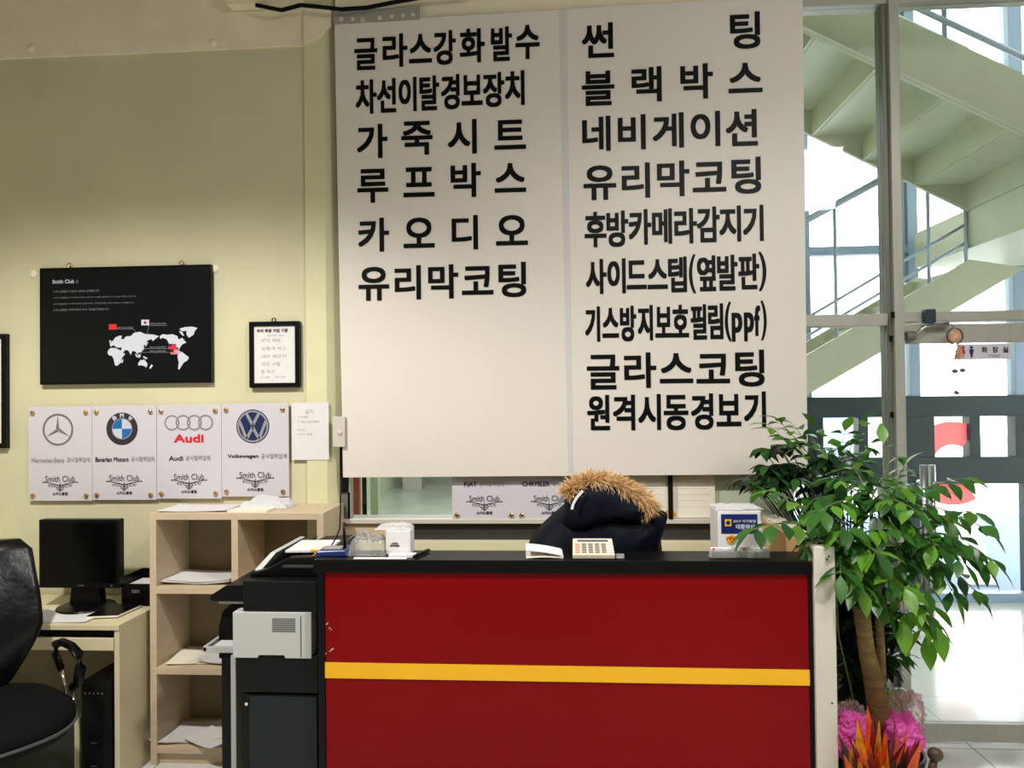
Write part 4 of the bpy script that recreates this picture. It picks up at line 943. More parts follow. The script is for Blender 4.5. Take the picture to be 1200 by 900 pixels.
MB().box((cx0 + 0.004, CY + 0.05, zc(768)), (cx1, 3.24, zc(719))).build('engine_body', M['copier'], cpx, 0.003)
MB().box((cx0 + 0.004, CY + 0.0, zc(717)), (cx1, 3.24, zc(681))).build('scanner_body', M['copier'], cpx, 0.005)
# document feeder: sloped lid, thicker at the right, with a ribbed tilted tray
zl = zc(681)
MB().prism([(cx0 + 0.004, CY + 0.06, zl), (cx1, CY + 0.06, zl), (cx1, CY + 0.06, zl + 0.075), (cx0 + 0.15, CY + 0.06, zl + 0.07), (cx0 + 0.07, CY + 0.06, zl + 0.03), (cx0 + 0.004, CY + 0.06, zl + 0.012)], (0, 0.44, 0)).build('document_feeder', M['black'], cpx, 0.006)
MB().box((cx0 + 0.13, CY + 0.05, zl + 0.035), (cx1, CY + 0.06, zl + 0.045)).build('feeder_lip', M['dark_panel'], cpx, 0.002)
MB().prism([(cx0 + 0.005, CY + 0.10, zl + 0.015), (cx0 + 0.055, CY + 0.14, zl + 0.075), (cx0 + 0.075, CY + 0.14, zl + 0.073), (cx0 + 0.03, CY + 0.10, zl + 0.013)], (0, 0.32, 0)).build('feeder_tray', M['copier_grey'], cpx, 0.002)
MB().prism([(cx0 + 0.05, CY + 0.12, zl + 0.02), (cx0 + 0.11, CY + 0.12, zl + 0.085), (cx0 + 0.135, CY + 0.12, zl + 0.08), (cx0 + 0.09, CY + 0.12, zl + 0.02)], (0, 0.32, 0)).build('feeder_guide', M['black'], cpx, 0.002)
# operating panel jutting to the left, front door column, trim strip, bypass tray
ya = 2.86
a0 = P(246, 700, Y=ya); a1 = P(284, 688, Y=ya)
MB().prism([(a0.x, ya, a0.z + 0.006), (a0.x - 0.002, ya, a0.z - 0.004), (a0.x + 0.01, ya, a0.z - 0.016), (cx0 + 0.01, ya, a0.z - 0.016), (cx0 + 0.01, ya, a1.z + 0.012), (a0.x + 0.06, ya, a1.z + 0.004)], (0, 0.30, 0)).build('control_panel', M['black'], cpx, 0.003)
MB().box((a0.x + 0.025, ya + 0.02, a0.z - 0.030), (cx0, ya + 0.25, a0.z - 0.017)).build('panel_bracket', M['copier_grey'], cpx, 0.002)
fx0 = P(259, 800, Y=2.92).x
MB().box((fx0, 2.92, 0.03), (cx0 + 0.004, 3.24, P(265, 770, Y=2.92).z)).build('front_door', M['copier'], cpx, 0.006)
cm_ = []
zz0, zz1 = P(265, 770, Y=2.92).z, P(265, 706, Y=2.92).z
MB().prism([(fx0, 2.90, zz0), (cx0 + 0.004, 2.90, zz0), (cx0 + 0.004, 2.90, zz1), (fx0 + 0.05, 2.90, zz1), (fx0 + 0.015, 2.90, zz1 - 0.03), (fx0, 2.90, zz1 - 0.09)], (0, 0.30, 0)).build('output_housing', M['black_matte'], cpx, 0.005)
sx = P(273.5, 830, Y=2.80).x
MB().box((sx - 0.010, 2.80, 0.03), (sx + 0.010, 2.92, P(273, 768, Y=2.8).z)).build('trim_strip', M['copier_grey'], cpx, 0.002)
b0_, b1_ = P(238, 765, Y=2.80), P(275, 741, Y=2.80)
tw = 0.012
q = [(b0_.x, 2.80, b0_.z + 0.004), (cx0 - 0.008, 2.80, b0_.z + 0.004), (cx0 - 0.008, 2.80, b0_.z + 0.022), (b0_.x, 2.80, b0_.z + 0.022)]
MB().prism(q, (0, 0.012, 0)).prism([Vector(v_) + Vector((0, 0.27, 0.0)) for v_ in q], (0, 0.012, 0)).box((b0_.x, 2.80, b0_.z + 0.004), (b0_.x + 0.014, 3.08, b0_.z + 0.024)).box((b0_.x, 2.80, b0_.z), (cx0 - 0.008, 3.08, b0_.z + 0.006)).build('bypass_tray', M['copier_grey'], cpx, 0.002)
sc_ = MB().tube([(cx0 + 0.02, CY - 0.012, zc(824)), (cx0 + 0.02, CY + 0.01, zc(824))], 0.006, 12); sc_.build('lock', M['chrome'], cpx)
paper_obj(((b0_.x + cx0) / 2 + 0.004, 2.945, b0_.z + 0.008), cx0 - b0_.x - 0.04, 0.235, 0, 0.0, 'white paper in the grey side tray of the copier', th=0.008, name='paper_stack')
pz = zl + 0.078; pq = P(345, 645, Z=pz)
paper_obj((cx1 - 0.085, 2.90, pz), 0.155, 0.21, 0.05, 0.0, 'white booklet lying on top of the copier', th=0.007, name='booklet')

# ================================================================== COUNTER
CF = 2.62; ZK = P(660, 657, Y=CF).z
kx0, kx1 = P(367, 665, Y=CF).x, P(952, 665, Y=CF).x
kt = empty('reception_counter', ((kx0 + kx1) / 2, 2.9, 0), 'red reception counter with yellow stripe and black ledge', 'counter')
zl0 = P(660, 672.5, Y=CF).z
MB().box((kx0, CF, zl0), (kx1, CF + 0.165, ZK)).build('ledge', M['black'], kt, 0.002)
px0, px1 = P(380, 780, Y=CF).x, P(949.5, 780, Y=CF).x
MB().box((px0, CF + 0.010, 0.05), (px1, CF + 0.03, zl0)).build('front_panel', M['red'], kt, 0.0015)
ysA, ysB = P(380, 777, Y=CF), P(380, 795.5, Y=CF); ysC, ysD = P(949, 786, Y=CF), P(949, 804.5, Y=CF)
MB().prism([(px0, CF + 0.009, ysB.z), (px1, CF + 0.009, ysD.z), (px1, CF + 0.009, ysC.z), (px0, CF + 0.009, ysA.z)], (0, -0.0025, 0)).build('stripe', M['yellow'], kt)
MB().box((kx0 + 0.014, CF + 0.004, 0), (px0, CF + 0.165, zl0)).build('side_panel', M['black'], kt, 0.0015)
MB().box((px1, CF + 0.006, 0), (kx1, CF + 0.10, zl0)).build('corner_strip', M['black_matte'], kt, 0.001)
MB().box((px0, CF + 0.02, 0), (px1, CF + 0.04, 0.05)).build('kick_board', M['black_matte'], kt)
wx0, wx1 = P(953, 660, Y=CF).x, P(977.5, 660, Y=CF).x
ZWG = P(975, 640, Y=CF).z
wg = MB().box((wx0, CF - 0.01, 0), (wx1, 3.585, ZWG)); wg.build('side_wing', M['white_lam'], kt, 0.003)
MB().box((wx0 - 0.006, CF + 0.10, 0.1), (wx0, 3.58, ZWG - 0.012)).build('wing_lining', M['fibre'], kt)
MB().box((px0, CF + 0.165, 0.72), (wx0 - 0.006, 3.12, 0.75)).build('worktop', M['deskwood'], kt, 0.002)
MB().box((px0, CF + 0.03, 0.05), (px1, CF + 0.05, zl0)).build('inner_panel', M['fibre'], kt)
MB().box((px0, CF + 0.17, 0), (px0 + 0.02, 3.10, 0.72)).build('inner_leg', M['deskwood'], kt)
sc_ = MB()
for px, py in ((973, 652), (977.0, 824)):
    p = P(px - 2, py, Y=CF - 0.01); sc_.tube([(p.x, CF - 0.0115, p.z), (p.x, CF - 0.005, p.z)], 0.003, 10)
sc_.build('screw_caps', M['black'], kt)
chp = MB()
for px, py, r in ((383, 731, .004), (386, 736, .003), (388, 738, .003), (381.5, 766, .003), (389, 761, .005), (386.5, 763, .003)):
    p = P(px, py, Y=CF + 0.008); chp.poly([(p.x - r, CF + 0.0085, p.z - r), (p.x + r * .6, CF + 0.0085, p.z - r * .4), (p.x + r * 1.3, CF + 0.0085, p.z + r), (p.x - r * .2, CF + 0.0085, p.z + r * .5)])
chp.build('chips', M['white_lam'], kt, fix=False)

# ---- things on the ledge
ZLg = ZK + 0.0006
def onledge(px, py=652): p = P(px, py, Z=ZK); p.y = min(max(p.y, CF + 0.03), CF + 0.13); return p
# router
p0, p1 = P(370, 655, Y=CF + 0.06).x, P(409, 655, Y=CF + 0.06).x
rt = empty('router', ((p0 + p1) / 2, CF + 0.09, ZK), 'blue and black router with upright antenna at the counter end', 'router')
MB().prism([(p0, CF + 0.05, ZLg), (p1, CF + 0.05, ZLg), (p1 - 0.012, CF + 0.055, ZLg + 0.022), (p0 + 0.004, CF + 0.055, ZLg + 0.018)], (0, 0.10, 0)).build('case', M['blue_plastic'], rt, 0.004)
MB().box((p0 + 0.02, CF + 0.075, ZLg + 0.018), (p1 - 0.035, CF + 0.13, ZLg + 0.0235)).build('top_panel', M['silver_ink'], rt)
ax = P(404, 650, Y=CF + 0.1).x; MB().tube([(ax, CF + 0.10, ZLg + 0.015), (ax - 0.002, CF + 0.10, P(404, 612, Y=CF + 0.1).z)], [0.006, 0.0045], 10).build('antenna', M['black'], rt, smooth=True)
yc_ = MB()
for px, py in ((367, 651), (371, 646), (379, 643), (366, 653)):
    p = P(px, py, Y=CF + 0.13); p.z = max(p.z, ZK + 0.006); yc_.sphere(p, 0.0065, 6, (1.2, 1, .9))
yc_.tube([P(366, 653, Y=CF + 0.13), P(371, 647, Y=CF + 0.13), P(380, 643, Y=CF + 0.13)], 0.003, 6)
yc_.build('cable_ties', M['yellow'], rt, smooth=True)
cb = MB().tube([P(x, y, Y=CF + 0.14) for x, y in ((382, 648), (388, 640), (394, 630), (398, 620), (399, 600), (399, 560))], 0.0025, 6)
cb.build('power_cord', M['black'], rt, smooth=True)
# plastic bag with white carton
bp_ = onledge(432, 646)
o = crumple((P(432, 648, Y=CF + 0.10).x, CF + 0.105, ZLg), 0.135, 0.10, 0.085, 1.7).build('plastic_bag', M['clear'], loc=(bp_.x, CF + 0.105, ZLg)); tag(o, 'clear crumpled plastic bag on the counter ledge', 'bag')
x0, x1 = P(452, 640, Y=CF + 0.08).x, P(481, 640, Y=CF + 0.08).x
cr = empty('carton', ((x0 + x1) / 2, CF + 0.11, ZK), 'small white carton with grey print on the counter ledge', 'carton')
zc1 = P(465, 622, Y=CF + 0.08).z
MB().box((x0, CF + 0.08, ZLg), (x1, CF + 0.15, zc1)).build('box', M['paper'], cr, 0.003)
m_ = MB(); text(m_, '4 PORT', x0 + 0.02, ZLg + 0.038, x0 + 0.045, ZLg + 0.044, CF + 0.0795, 0.0004); text(m_, 'NETWORK', x0 + 0.016, ZLg + 0.030, x0 + 0.05, ZLg + 0.036, CF + 0.0795, 0.0006); m_.build('lettering', M['ink_dark'], cr, fix=False)
o = crumple(((x0 + x1) / 2 - 0.02, CF + 0.12, zc1 + 0.001), 0.13, 0.07, 0.02, 5.3).build('plastic_film', M['film'], loc=(x0, CF + 0.12, zc1)); tag(o, 'crumpled clear film lying over the small white carton', 'film')
def ledge_card(xa, xb, y0, y1, th, label, m='paper'):
    o = MB().box((xa, y0, ZLg), (xb, y1, ZLg + th)).build('card_stack', M[m], bevel=0.0005, loc=((xa + xb) / 2, y0, ZLg)); return tag(o, label, 'cards', 'white cards on the counter ledge')
X2 = lambda px, yy: P(px, 655, Y=yy).x
ledge_card(X2(414, CF + .02), X2(437, CF + .02), CF + 0.062, CF + 0.075 + .0, 0.004, 'small white card stack in front of the clear bag')
ledge_card(X2(454, CF + .02), X2(485, CF + .02), CF + 0.035, CF + 0.075, 0.010, 'thick white card stack in front of the small carton')
ledge_card(X2(414, CF + .01), X2(476, CF + .01), CF + 0.008, CF + 0.030, 0.003, 'long white card strip at the ledge front')
pn = MB().tube([(X2(484, CF + .02), CF + 0.02, ZLg + 0.007), (X2(486, CF + .02), CF + 0.03, ZLg + 0.007), (X2(499, CF + .1), CF + 0.12, ZLg + 0.007), (X2(501, CF + .1), CF + 0.135, ZLg + 0.007)], [0.003, 0.006, 0.0065, 0.005], 10)
o = pn.build('marker_pen', M['black'], smooth=True, loc=(X2(490, CF), CF + 0.06, ZK)); tag(o, 'black marker pen on the counter ledge', 'pen')
# folded booklet
x0, x1 = X2(617, CF + .06), X2(659, CF + .06)
fb = empty('booklet', ((x0 + x1) / 2, CF + 0.07, ZK), 'half open white booklet in front of the jacket', 'booklet')
m_ = MB(); N = 10
def page(z0, z1, yb, ye, lift):
    vs, fs = [], []
    for i in range(N + 1):
        u = i / N; x = x0 + (x1 - x0) * u; z = z0 + (z1 - z0) * u + lift * math.sin(u * PI) 
        vs += [(x, yb, z), (x - 0.006, ye, z + 0.004), (x, yb, z + 0.003), (x - 0.006, ye, z + 0.007)]
    for i in range(N):
        a, b = 4 * i, 4 * i + 4; fs += [(a, a+1, b+1, b), (a+2, b+2, b+3, a+3), (a, b, b+2, a+2), (a+1, a+3, b+3, b+1)]
    fs += [(0, 2, 3, 1), (4*N, 4*N+1, 4*N+3, 4*N+2)]
    m_.add(vs, fs)
page(ZLg, ZLg + 0.001, CF + 0.03, CF + 0.13, 0.003); m_.build('lower_pages', M['paper2'], fb)
m_ = MB(); page(ZLg + 0.026, ZLg + 0.008, CF + 0.03, CF + 0.13, 0.003); m_.build('upper_cover', M['paper'], fb)
m_ = MB().tube([(x1, CF + 0.03, ZLg + 0.005), (x1 - 0.006, CF + 0.13, ZLg + 0.009)], 0.005, 8); m_.build('spine', M['paper'], fb)
# calculator, tilted on its stand
ca, cb_ = X2(671, CF + .05), X2(720, CF + .05)
cl = empty('calculator', ((ca + cb_) / 2, CF + 0.08, ZK), 'ivory desktop calculator tilted up on the black ledge', 'calculator')
W = cb_ - ca; D = 0.13; tilt = math.radians(14)
T = Matrix.Translation((ca, CF + 0.02, ZLg)) @ Matrix.Rotation(tilt, 4, 'X')
m_ = MB().prism([(0.0, 0, 0), (W, 0, 0), (W - 0.002, D, 0.0), (0.002, D, 0.0)], (0, 0, 0.018)); m_.xform(T); m_.build('body', M['calc'], cl, 0.003)
m_ = MB().box((0.014, D * .72, 0.018), (W - 0.014, D * .93, 0.0186)); m_.xform(T); m_.build('display_frame', M['paper'], cl)
m_ = MB().box((0.018, D * .76, 0.0186), (W - 0.018, D * .88, 0.0192)); m_.xform(T); m_.build('display', M['lcd'], cl)
for r in range(4):
    for c_ in range(6):
        kx, ky = 0.010 + c_ * (W - 0.03) / 5, D * (0.07 + r * 0.155)
        m_ = MB().box((kx, ky, 0.018), (kx + 0.015, ky + 0.012, 0.0225)); m_.xform(T); m_.build('key', M['pinkkey' if c_ == 0 else 'greykey' if c_ < 5 else 'paper'], cl, 0.001)
m_ = MB().box((0.02, D - 0.02, -0.026), (W - 0.02, D - 0.012, 0.0)); m_.xform(T); m_.build('foot', M['calc'], cl)
tp = onledge(726, 654); o = MB().box((tp.x - 0.012, CF + 0.03, ZLg), (tp.x + 0.016, CF + 0.06, ZLg + 0.012)).build('clip_box', M['clear'], bevel=0.002, loc=(tp.x, CF + .045, ZK)); tag(o, 'tiny clear plastic clip box beside the calculator', 'box')
# card holders
for a_, b__, lb in ((832, 866.5, 'clear card holder in front of the wrapped box, left one'), (867.5, 902, 'clear card holder with red dot cards, nearest the wing')):
    x0, x1 = X2(a_, CF + .04), X2(b__, CF + .04); y0 = CF + 0.04; ztop = P(865, 642, Y=y0).z
    hd = empty('card_holder', ((x0 + x1) / 2, y0 + 0.02, ZK), lb, 'card holder', 'clear card holders on the ledge')
    MB().box((x0, y0 - 0.004, ZLg), (x1, y0 - 0.002, ztop - 0.006)).box((x0, y0 - 0.004, ZLg), (x1, y0 + 0.04, ZLg + 0.003)).box((x0, y0 + 0.018, ZLg), (x1, y0 + 0.02, ztop)).build('holder', M['clear'], hd)
    MB().box((x0 + 0.003, y0, ZLg + 0.004), (x1 - 0.003, y0 + 0.016, ztop - 0.001)).build('cards', M['paper'], hd)
    m_ = MB(); h = ztop - ZLg; w_ = x1 - x0; Yc = y0 - 0.0006
    m_.m(0).disc((x0 + w_ * .13, Yc, ZLg + h * .85), 0, 0.005, n=14); m_.m(1); text(m_, '스미스클럽', x0 + w_ * .2, ZLg + h * .80, x0 + w_ * .42, ZLg + h * .88, Yc)
    for q, (u0, u1, v_) in enumerate(((.6, .86, .8), (.15, .35, .5), (.56, .84, .5), (.56, .8, .4), (.1, .5, .22))): m_.m(2).poly([(x0 + w_ * u0, Yc, ZLg + h * v_), (x0 + w_ * u1, Yc, ZLg + h * v_), (x0 + w_ * u1, Yc, ZLg + h * (v_ + .06)), (x0 + w_ * u0, Yc, ZLg + h * (v_ + .06))])
    m_.build('print', [M['red_ink'], M['ink'], M['ink_pale']], hd, fix=False)
# film-wrapped box behind
YX = 2.86; x0, x1 = P(841, 620, Y=YX).x, P(894, 620, Y=YX).x; zt_ = P(868, 598, Y=YX).z
wb = empty('wrapped_box', ((x0 + x1) / 2, YX + 0.07, 0.751), 'white film wrapped box with a blue label behind the card holders', 'box')
MB().box((x0, YX, 0.751), (x1, YX + 0.15, zt_)).build('carton', M['paper'], wb, 0.006)
m_ = MB()
from mathutils import noise as _n2
vs, fs = [], []; ng = 10
for i in range(ng + 1):
    for j in range(ng + 1):
        u, v_ = i / ng, j / ng; vs.append((x0 - 0.003 + (x1 - x0 + 0.006) * u, YX - 0.004 + 0.158 * v_, zt_ + 0.002 + 0.012 * abs(_n2.noise(Vector((u * 4, v_ * 4, 2))))))
for i in range(ng):
    for j in range(ng): fs.append((i*(ng+1)+j, (i+1)*(ng+1)+j, (i+1)*(ng+1)+j+1, i*(ng+1)+j+1))
m_.add(vs, fs); m_.build('film', M['film'], wb)
lx0, lx1 = P(845, 612, Y=YX).x, P(887.5, 612, Y=YX).x; lz0, lz1 = P(866, 625, Y=YX).z, P(866, 602.5, Y=YX).z
MB().box((lx0, YX - 0.002, lz0), (lx1, YX, lz1)).build('label', M['label_blue'], wb)
m_ = MB(); lw, lh = lx1 - lx0, lz1 - lz0; Yl = YX - 0.003
m_.m(0); text(m_, '2017 국가품질', lx0 + lw * .33, lz0 + lh * .56, lx0 + lw * .95, lz0 + lh * .72, Yl, 0.0003); text(m_, '대통령상', lx0 + lw * .40, lz0 + lh * .22, lx0 + lw * .93, lz0 + lh * .48, Yl, 0.0006)
m_.m(1).poly([(lx0 + lw * .10, Yl, lz0 + lh * .38), (lx0 + lw * .28, Yl, lz0 + lh * .38), (lx0 + lw * .28, Yl, lz0 + lh * .74), (lx0 + lw * .10, Yl, lz0 + lh * .74)])
m_.m(2).disc((lx0 + lw * .19, Yl - 0.0005, lz0 + lh * .56), 0, lh * .11, n=16)
m_.m(1); c_ = P(857, 632, Y=YX); m_.disc((c_.x, Yl, c_.z), 0, 0.017, n=20); m_.m(3); text(m_, '10년', c_.x - 0.018, c_.z - 0.002, c_.x + 0.02, c_.z + 0.013, Yl - 0.0006, 0.0006); text(m_, '보증', c_.x - 0.006, c_.z - 0.012, c_.x + 0.008, c_.z - 0.005, Yl - 0.0006, 0.0003)
m_.build('print', [M['white_ink'], M['gold_ink'], M['label_blue'], M['red_ink']], wb, fix=False)

# ================================================================== JACKET
JY = 2.98
jk = empty('jacket', (P(700, 640, Y=JY).x, JY, 0.751), 'dark navy hooded jacket with brown fur trim heaped behind the counter', 'jacket')
def pillow(outline, cen, thick, rings=10, amp=0.012, seed=0.0, back=0.6, fs_=7.0):
    """a padded cloth volume grown from an outline: bulges toward and away from the viewer's side"""
    mb = MB(); c = Vector(cen); n = len(outline); top = []; bot = []
    # resample outline
    for side, store, k in ((-1, top, 1.0), (1, bot, back)):
        for i in range(rings + 1):
            s = 1 - i / rings
            for p in outline:
                q = c + (Vector(p) - c) * s; b = thick * k * math.sqrt(max(0, 1 - s ** 2.4))
                nn = _n2.noise(Vector((q.x * fs_ + seed, q.z * fs_, seed))) * amp + _n2.noise(Vector((q.x * fs_ * 3 + seed, q.z * fs_ * 1.4, seed + 4))) * amp * .6
                store.append(Vector((q.x, c.y + side * (b + nn * (1 - s ** 4)), q.z)))
    def faces(o): return [(o + i*n+j, o + i*n+(j+1)%n, o + (i+1)*n+(j+1)%n, o + (i+1)*n+j) for i in range(rings) for j in range(n)]
    mb.add(top + bot, faces(0) + faces(len(top)))
    return mb
def outline(pts, Y, sub=5):
    P3 = [P(x, y, Y=Y) for x, y in pts]; n = len(P3); out = []
    for i in range(n):
        p0, p1, p2, p3 = P3[i-1], P3[i], P3[(i+1) % n], P3[(i+2) % n]
        for s in range(sub):
            t = s / sub
            out.append(0.5 * ((2*p1) + (-p0+p2)*t + (2*p0-5*p1+4*p2-p3)*t*t + (-p0+3*p1-3*p2+p3)*t**3))
    return out
body = outline([(606, 745), (612, 690), (615, 658), (622, 630), (634, 615), (650, 600), (664, 588), (680, 575), (705, 568), (740, 580), (762, 592), (773, 597), (782, 603), (780, 616), (775, 632), (777, 655), (780, 700), (783, 745), (690, 748)], JY)
zmin = 0.753
for p in body: p.z = max(p.z, zmin)
pillow(body, P(698, 660, Y=JY), 0.15, seed=1.3).build('body', M['navy'], jk, smooth=True)
hood = outline([(660, 596), (664, 580), (676, 568), (700, 562), (728, 570), (750, 584), (764, 600), (752, 612), (730, 612), (705, 616), (684, 624), (666, 622), (658, 610)], JY - 0.09)
pillow(hood, P(705, 594, Y=JY - 0.09), 0.075, seed=4.7, back=1.0).build('hood', M['navy'], jk, smooth=True)
slv = outline([(760, 594), (772, 597), (782, 603), (778, 622), (772, 640), (770, 660), (762, 650), (760, 620)], JY - 0.06, 4)
pillow(slv, P(769, 620, Y=JY - 0.06), 0.035, seed=8.1, back=1.0, rings=6).build('sleeve', M['navy'], jk, smooth=True)
rs = [P(x, y, Y=JY - 0.172) for x, y in ((670, 597), (672, 590), (676, 583), (683, 575))]
m_ = MB()
for q, w_ in zip(zip(rs, rs[1:]), (1, 1, 1)):
    a, b = q; d = (b - a).normalized(); n_ = Vector((-d.z, 0, d.x)) * 0.0045; m_.prism([a - n_, b - n_, b + n_, a + n_], (0, 0.008, 0))
m_.build('reflective_strip', M['reflective'], jk)
arc = [P(x, y, Y=JY - 0.10) for x, y in ((664, 583), (671, 573), (682, 567), (696, 564), (710, 566), (723, 570), (736, 577), (747, 583), (756, 590), (762, 597))]
random.seed(5)
fm = MB()
for i in range(5200):
    u = random.random() * (len(arc) - 1); j = min(int(u), len(arc) - 2); base = arc[j].lerp(arc[j + 1], u - j)
    frac = u / (len(arc) - 1)
    a = random.random() * 2 * PI; rr = 0.020 + 0.010 * math.sin(frac * PI)
    tng = (arc[j + 1] - arc[j]).normalized(); up_ = Vector((-tng.z, 0, tng.x)); bk_ = Vector((0, -1, 0))
    d0 = (up_ * math.sin(a) + bk_ * math.cos(a))
    d = (d0 * 1.0 + tng * random.uniform(-0.25, 0.7) + Vector((random.uniform(-.3, .3), random.uniform(-.3, .3), -0.15 - 0.35 * frac + random.uniform(-.3, .2)))).normalized()
    ln = random.uniform(0.018, 0.045) * (1.0 + 0.25 * frac); s_ = base + d0 * rr * random.uniform(0.2, 1)
    mid = s_ + d * ln * .55; tip = s_ + d * ln + Vector((0, 0, -0.004)); w_ = random.uniform(0.0008, 0.0016)
    sd_ = d.cross(Vector((random.random(), random.random(), random.random()))).normalized() * w_; sd2 = d.cross(sd_).normalized() * w_
    fm.m(random.choice((0, 0, 0, 1, 1, 2)))
    fm.add([s_ + sd_, s_ - sd_ * .5 + sd2, s_ - sd_ * .5 - sd2, mid + sd_ * .8, mid - sd_ * .4 + sd2 * .8, mid - sd_ * .4 - sd2 * .8, tip], [(0, 1, 4, 3), (1, 2, 5, 4), (2, 0, 3, 5), (3, 4, 6), (4, 5, 6), (5, 3, 6)])
fm.m(1).tube(arc, [0.010] + [0.022] * (len(arc) - 2) + [0.010], 8)
fm.build('fur_trim', [M['fur1'], M['fur2'], M['fur3']], jk, fix=False)

# ================================================================== PLANTS
def leaf(mb, base, d, length, width, roll=0.0, droop=0.35, fold=0.18, side=None):
    """one pointed oval leaf, folded along its midrib and bending down"""
    d = d.normalized()
    if side is None: side = d.cross(Vector((0, 0, 1)))
    else: side = side - d * side.dot(d)
    if side.length < 0.05: side = Vector((1, 0, 0))
    side.normalize(); side = Matrix.Rotation(roll, 3, d) @ side
    nrm = side.cross(d).normalized(); prof = (0.06, 0.62, 1.0, 0.88, 0.5, 0.02); vs, fs = [], []
    p = Vector(base); step = length / 5; dd = d.copy()
    for i, w_ in enumerate(prof):
        hw = width * 0.5 * w_; vs += [p - side * hw + nrm * hw * fold, p.copy(), p + side * hw + nrm * hw * fold]
        dd = (dd + Vector((0, 0, -droop * 0.22))).normalized(); p = p + dd * step
    for i in range(5):
        a = 3 * i; fs += [(a, a + 1, a + 4, a + 3), (a + 1, a + 2, a + 5, a + 4)]
    mb.add(vs, fs)
def bez(p0, p1, p2, t): return p0 * (1 - t) ** 2 + p1 * (2 * t * (1 - t)) + p2 * t * t
def twig(fol, stm, p0, p2, arch, npair, ll, lw, mats_, r=0.004, start=0.35, droop=0.5):
    p1 = (p0 + p2) / 2 + Vector((0, 0, arch)); pts = [bez(p0, p1, p2, i / 8) for i in range(9)]
    stm.tube(pts, [r * (1 - 0.75 * i / 8) for i in range(9)], 5)
    for i in range(npair):
        t = start + (1 - start) * (i + 0.5) / npair; q = bez(p0, p1, p2, t); tg = (bez(p0, p1, p2, min(1, t + .02)) - bez(p0, p1, p2, t - .02)).normalized()
        sv = tg.cross(Vector((0, 0, 1))); sv = sv.normalized() if sv.length > .05 else Vector((1, 0, 0))
        for s in (-1, 1):
            d = (tg * random.uniform(.3, .8) + sv * s * random.uniform(.6, 1.0) + Vector((0, 0, random.uniform(-.5, .15)))).normalized()
            k_ = random.uniform(.75, 1.15); fol.m(random.choice(mats_))
            st_ = q + d * 0.012; stm.tube([q, st_], 0.0012, 4, cap=False)
            leaf(fol, st_, d, ll * k_, lw * k_, random.uniform(-.5, .5), droop * random.uniform(.6, 1.5))
    tg = (pts[-1] - pts[-2]).normalized(); fol.m(random.choice(mats_)); leaf(fol, pts[-1], (tg + Vector((0, 0, -.3))), ll * 1.1, lw * 1.05, random.uniform(-.4, .4), droop)
random.seed(11)
TB = P(1030, 845, Y=2.85); TT = P(1009, 712, Y=2.85)
ZPOT = TB.z - 0.10
pt = empty('potted_tree', (TB.x + 0.01, 2.85, 0), 'leafy potted tree with a brown trunk beside the counter wing', 'potted plant')
tk = [Vector((TB.x + 0.015, 2.85, ZPOT - 0.02)), P(1031, 838, Y=2.85), P(1024, 800, Y=2.85), P(1016, 765, Y=2.85), P(1012, 735, Y=2.85), TT]
MB().tube(tk, [0.042, 0.040, 0.033, 0.028, 0.027, 0.030], 14).build('trunk', M['bark'], pt, smooth=True)
tk2 = [P(1033, 825, Y=2.88), P(1033, 790, Y=2.90), P(1032, 760, Y=2.90), P(1030, 722, Y=2.90)]
MB().tube(tk2, [0.020, 0.016, 0.015, 0.014], 10).build('second_stem', M['bark'], pt, smooth=True)
fol, stm = MB(), MB()
hub1, hub2 = TT + Vector((0, 0, 0.0)), tk2[-1]
mids = [(1000, 660, 2.85), (1030, 640, 2.95), (985, 640, 2.75), (1055, 640, 2.80), (1010, 610, 2.92), (1020, 590, 2.80), (1040, 600, 3.05)]
MID = []
for x, y, Y in mids:
    q = P(x, y, Y=Y); MID.append(q); h = random.choice((hub1, hub2)); stm.tube([h, (h + q) / 2 + Vector((0, 0, .01)), q], [0.011, 0.008, 0.006], 6)
ends = [(1158, 622, 2.70, .08), (1168, 660, 2.62, .10), (1145, 600, 2.85, .08), (1120, 700, 2.65, .10), (1085, 720, 2.60, .10), (1150, 700, 2.80, .12), (1130, 560, 2.95, .05),
        (1100, 570, 3.05, .05), (1060, 545, 3.05, .03), (1035, 520, 3.1, .02), (1000, 548, 2.9, .03), (975, 560, 2.8, .03), (955, 585, 2.72, .04), (905, 575, 2.75, .06), (880, 622, 2.62, .10), 
        (960, 600, 2.62, .05), (1005, 565, 3.0, .02), (1075, 600, 2.62, .05), (1100, 640, 2.62, .06), (1060, 690, 2.58, .06), (1010, 690, 2.60, .05), (985, 675, 2.58, .05), (1030, 650, 2.56, .05),
        (1080, 650, 2.95, .05), (1045, 620, 2.62, .04), (990, 620, 2.60, .05), (1110, 610, 2.75, .05), (1130, 660, 2.60, .08), (1040, 715, 2.62, .06), (1012, 640, 2.66, .05), (1065, 570, 2.75, .04), (1025, 605, 2.70, .03), (950, 640, 2.66, .06), (1140, 640, 2.66, .09), (1155, 665, 2.7, .10), (985, 590, 2.72, .03), (1015, 575, 2.8, .03), (1045, 590, 2.68, .03), (1000, 655, 2.64, .04), (1055, 660, 2.66, .05), (1035, 560, 2.9, .03), (1075, 625, 2.7, .05), (1085, 690, 2.62, .07)]
for x, y, Y, ar in ends:
    q = P(x, y, Y=Y); q.x = max(q.x, 0.95) if q.z < ZWG + 0.06 and False else q.x
    m_ = min(MID, key=lambda v: (v - q).length + random.uniform(0, .15))
    twig(fol, stm, m_, q, ar, 5, 0.084, 0.043, (0, 1, 1, 2), 0.004, 0.25, 0.6)
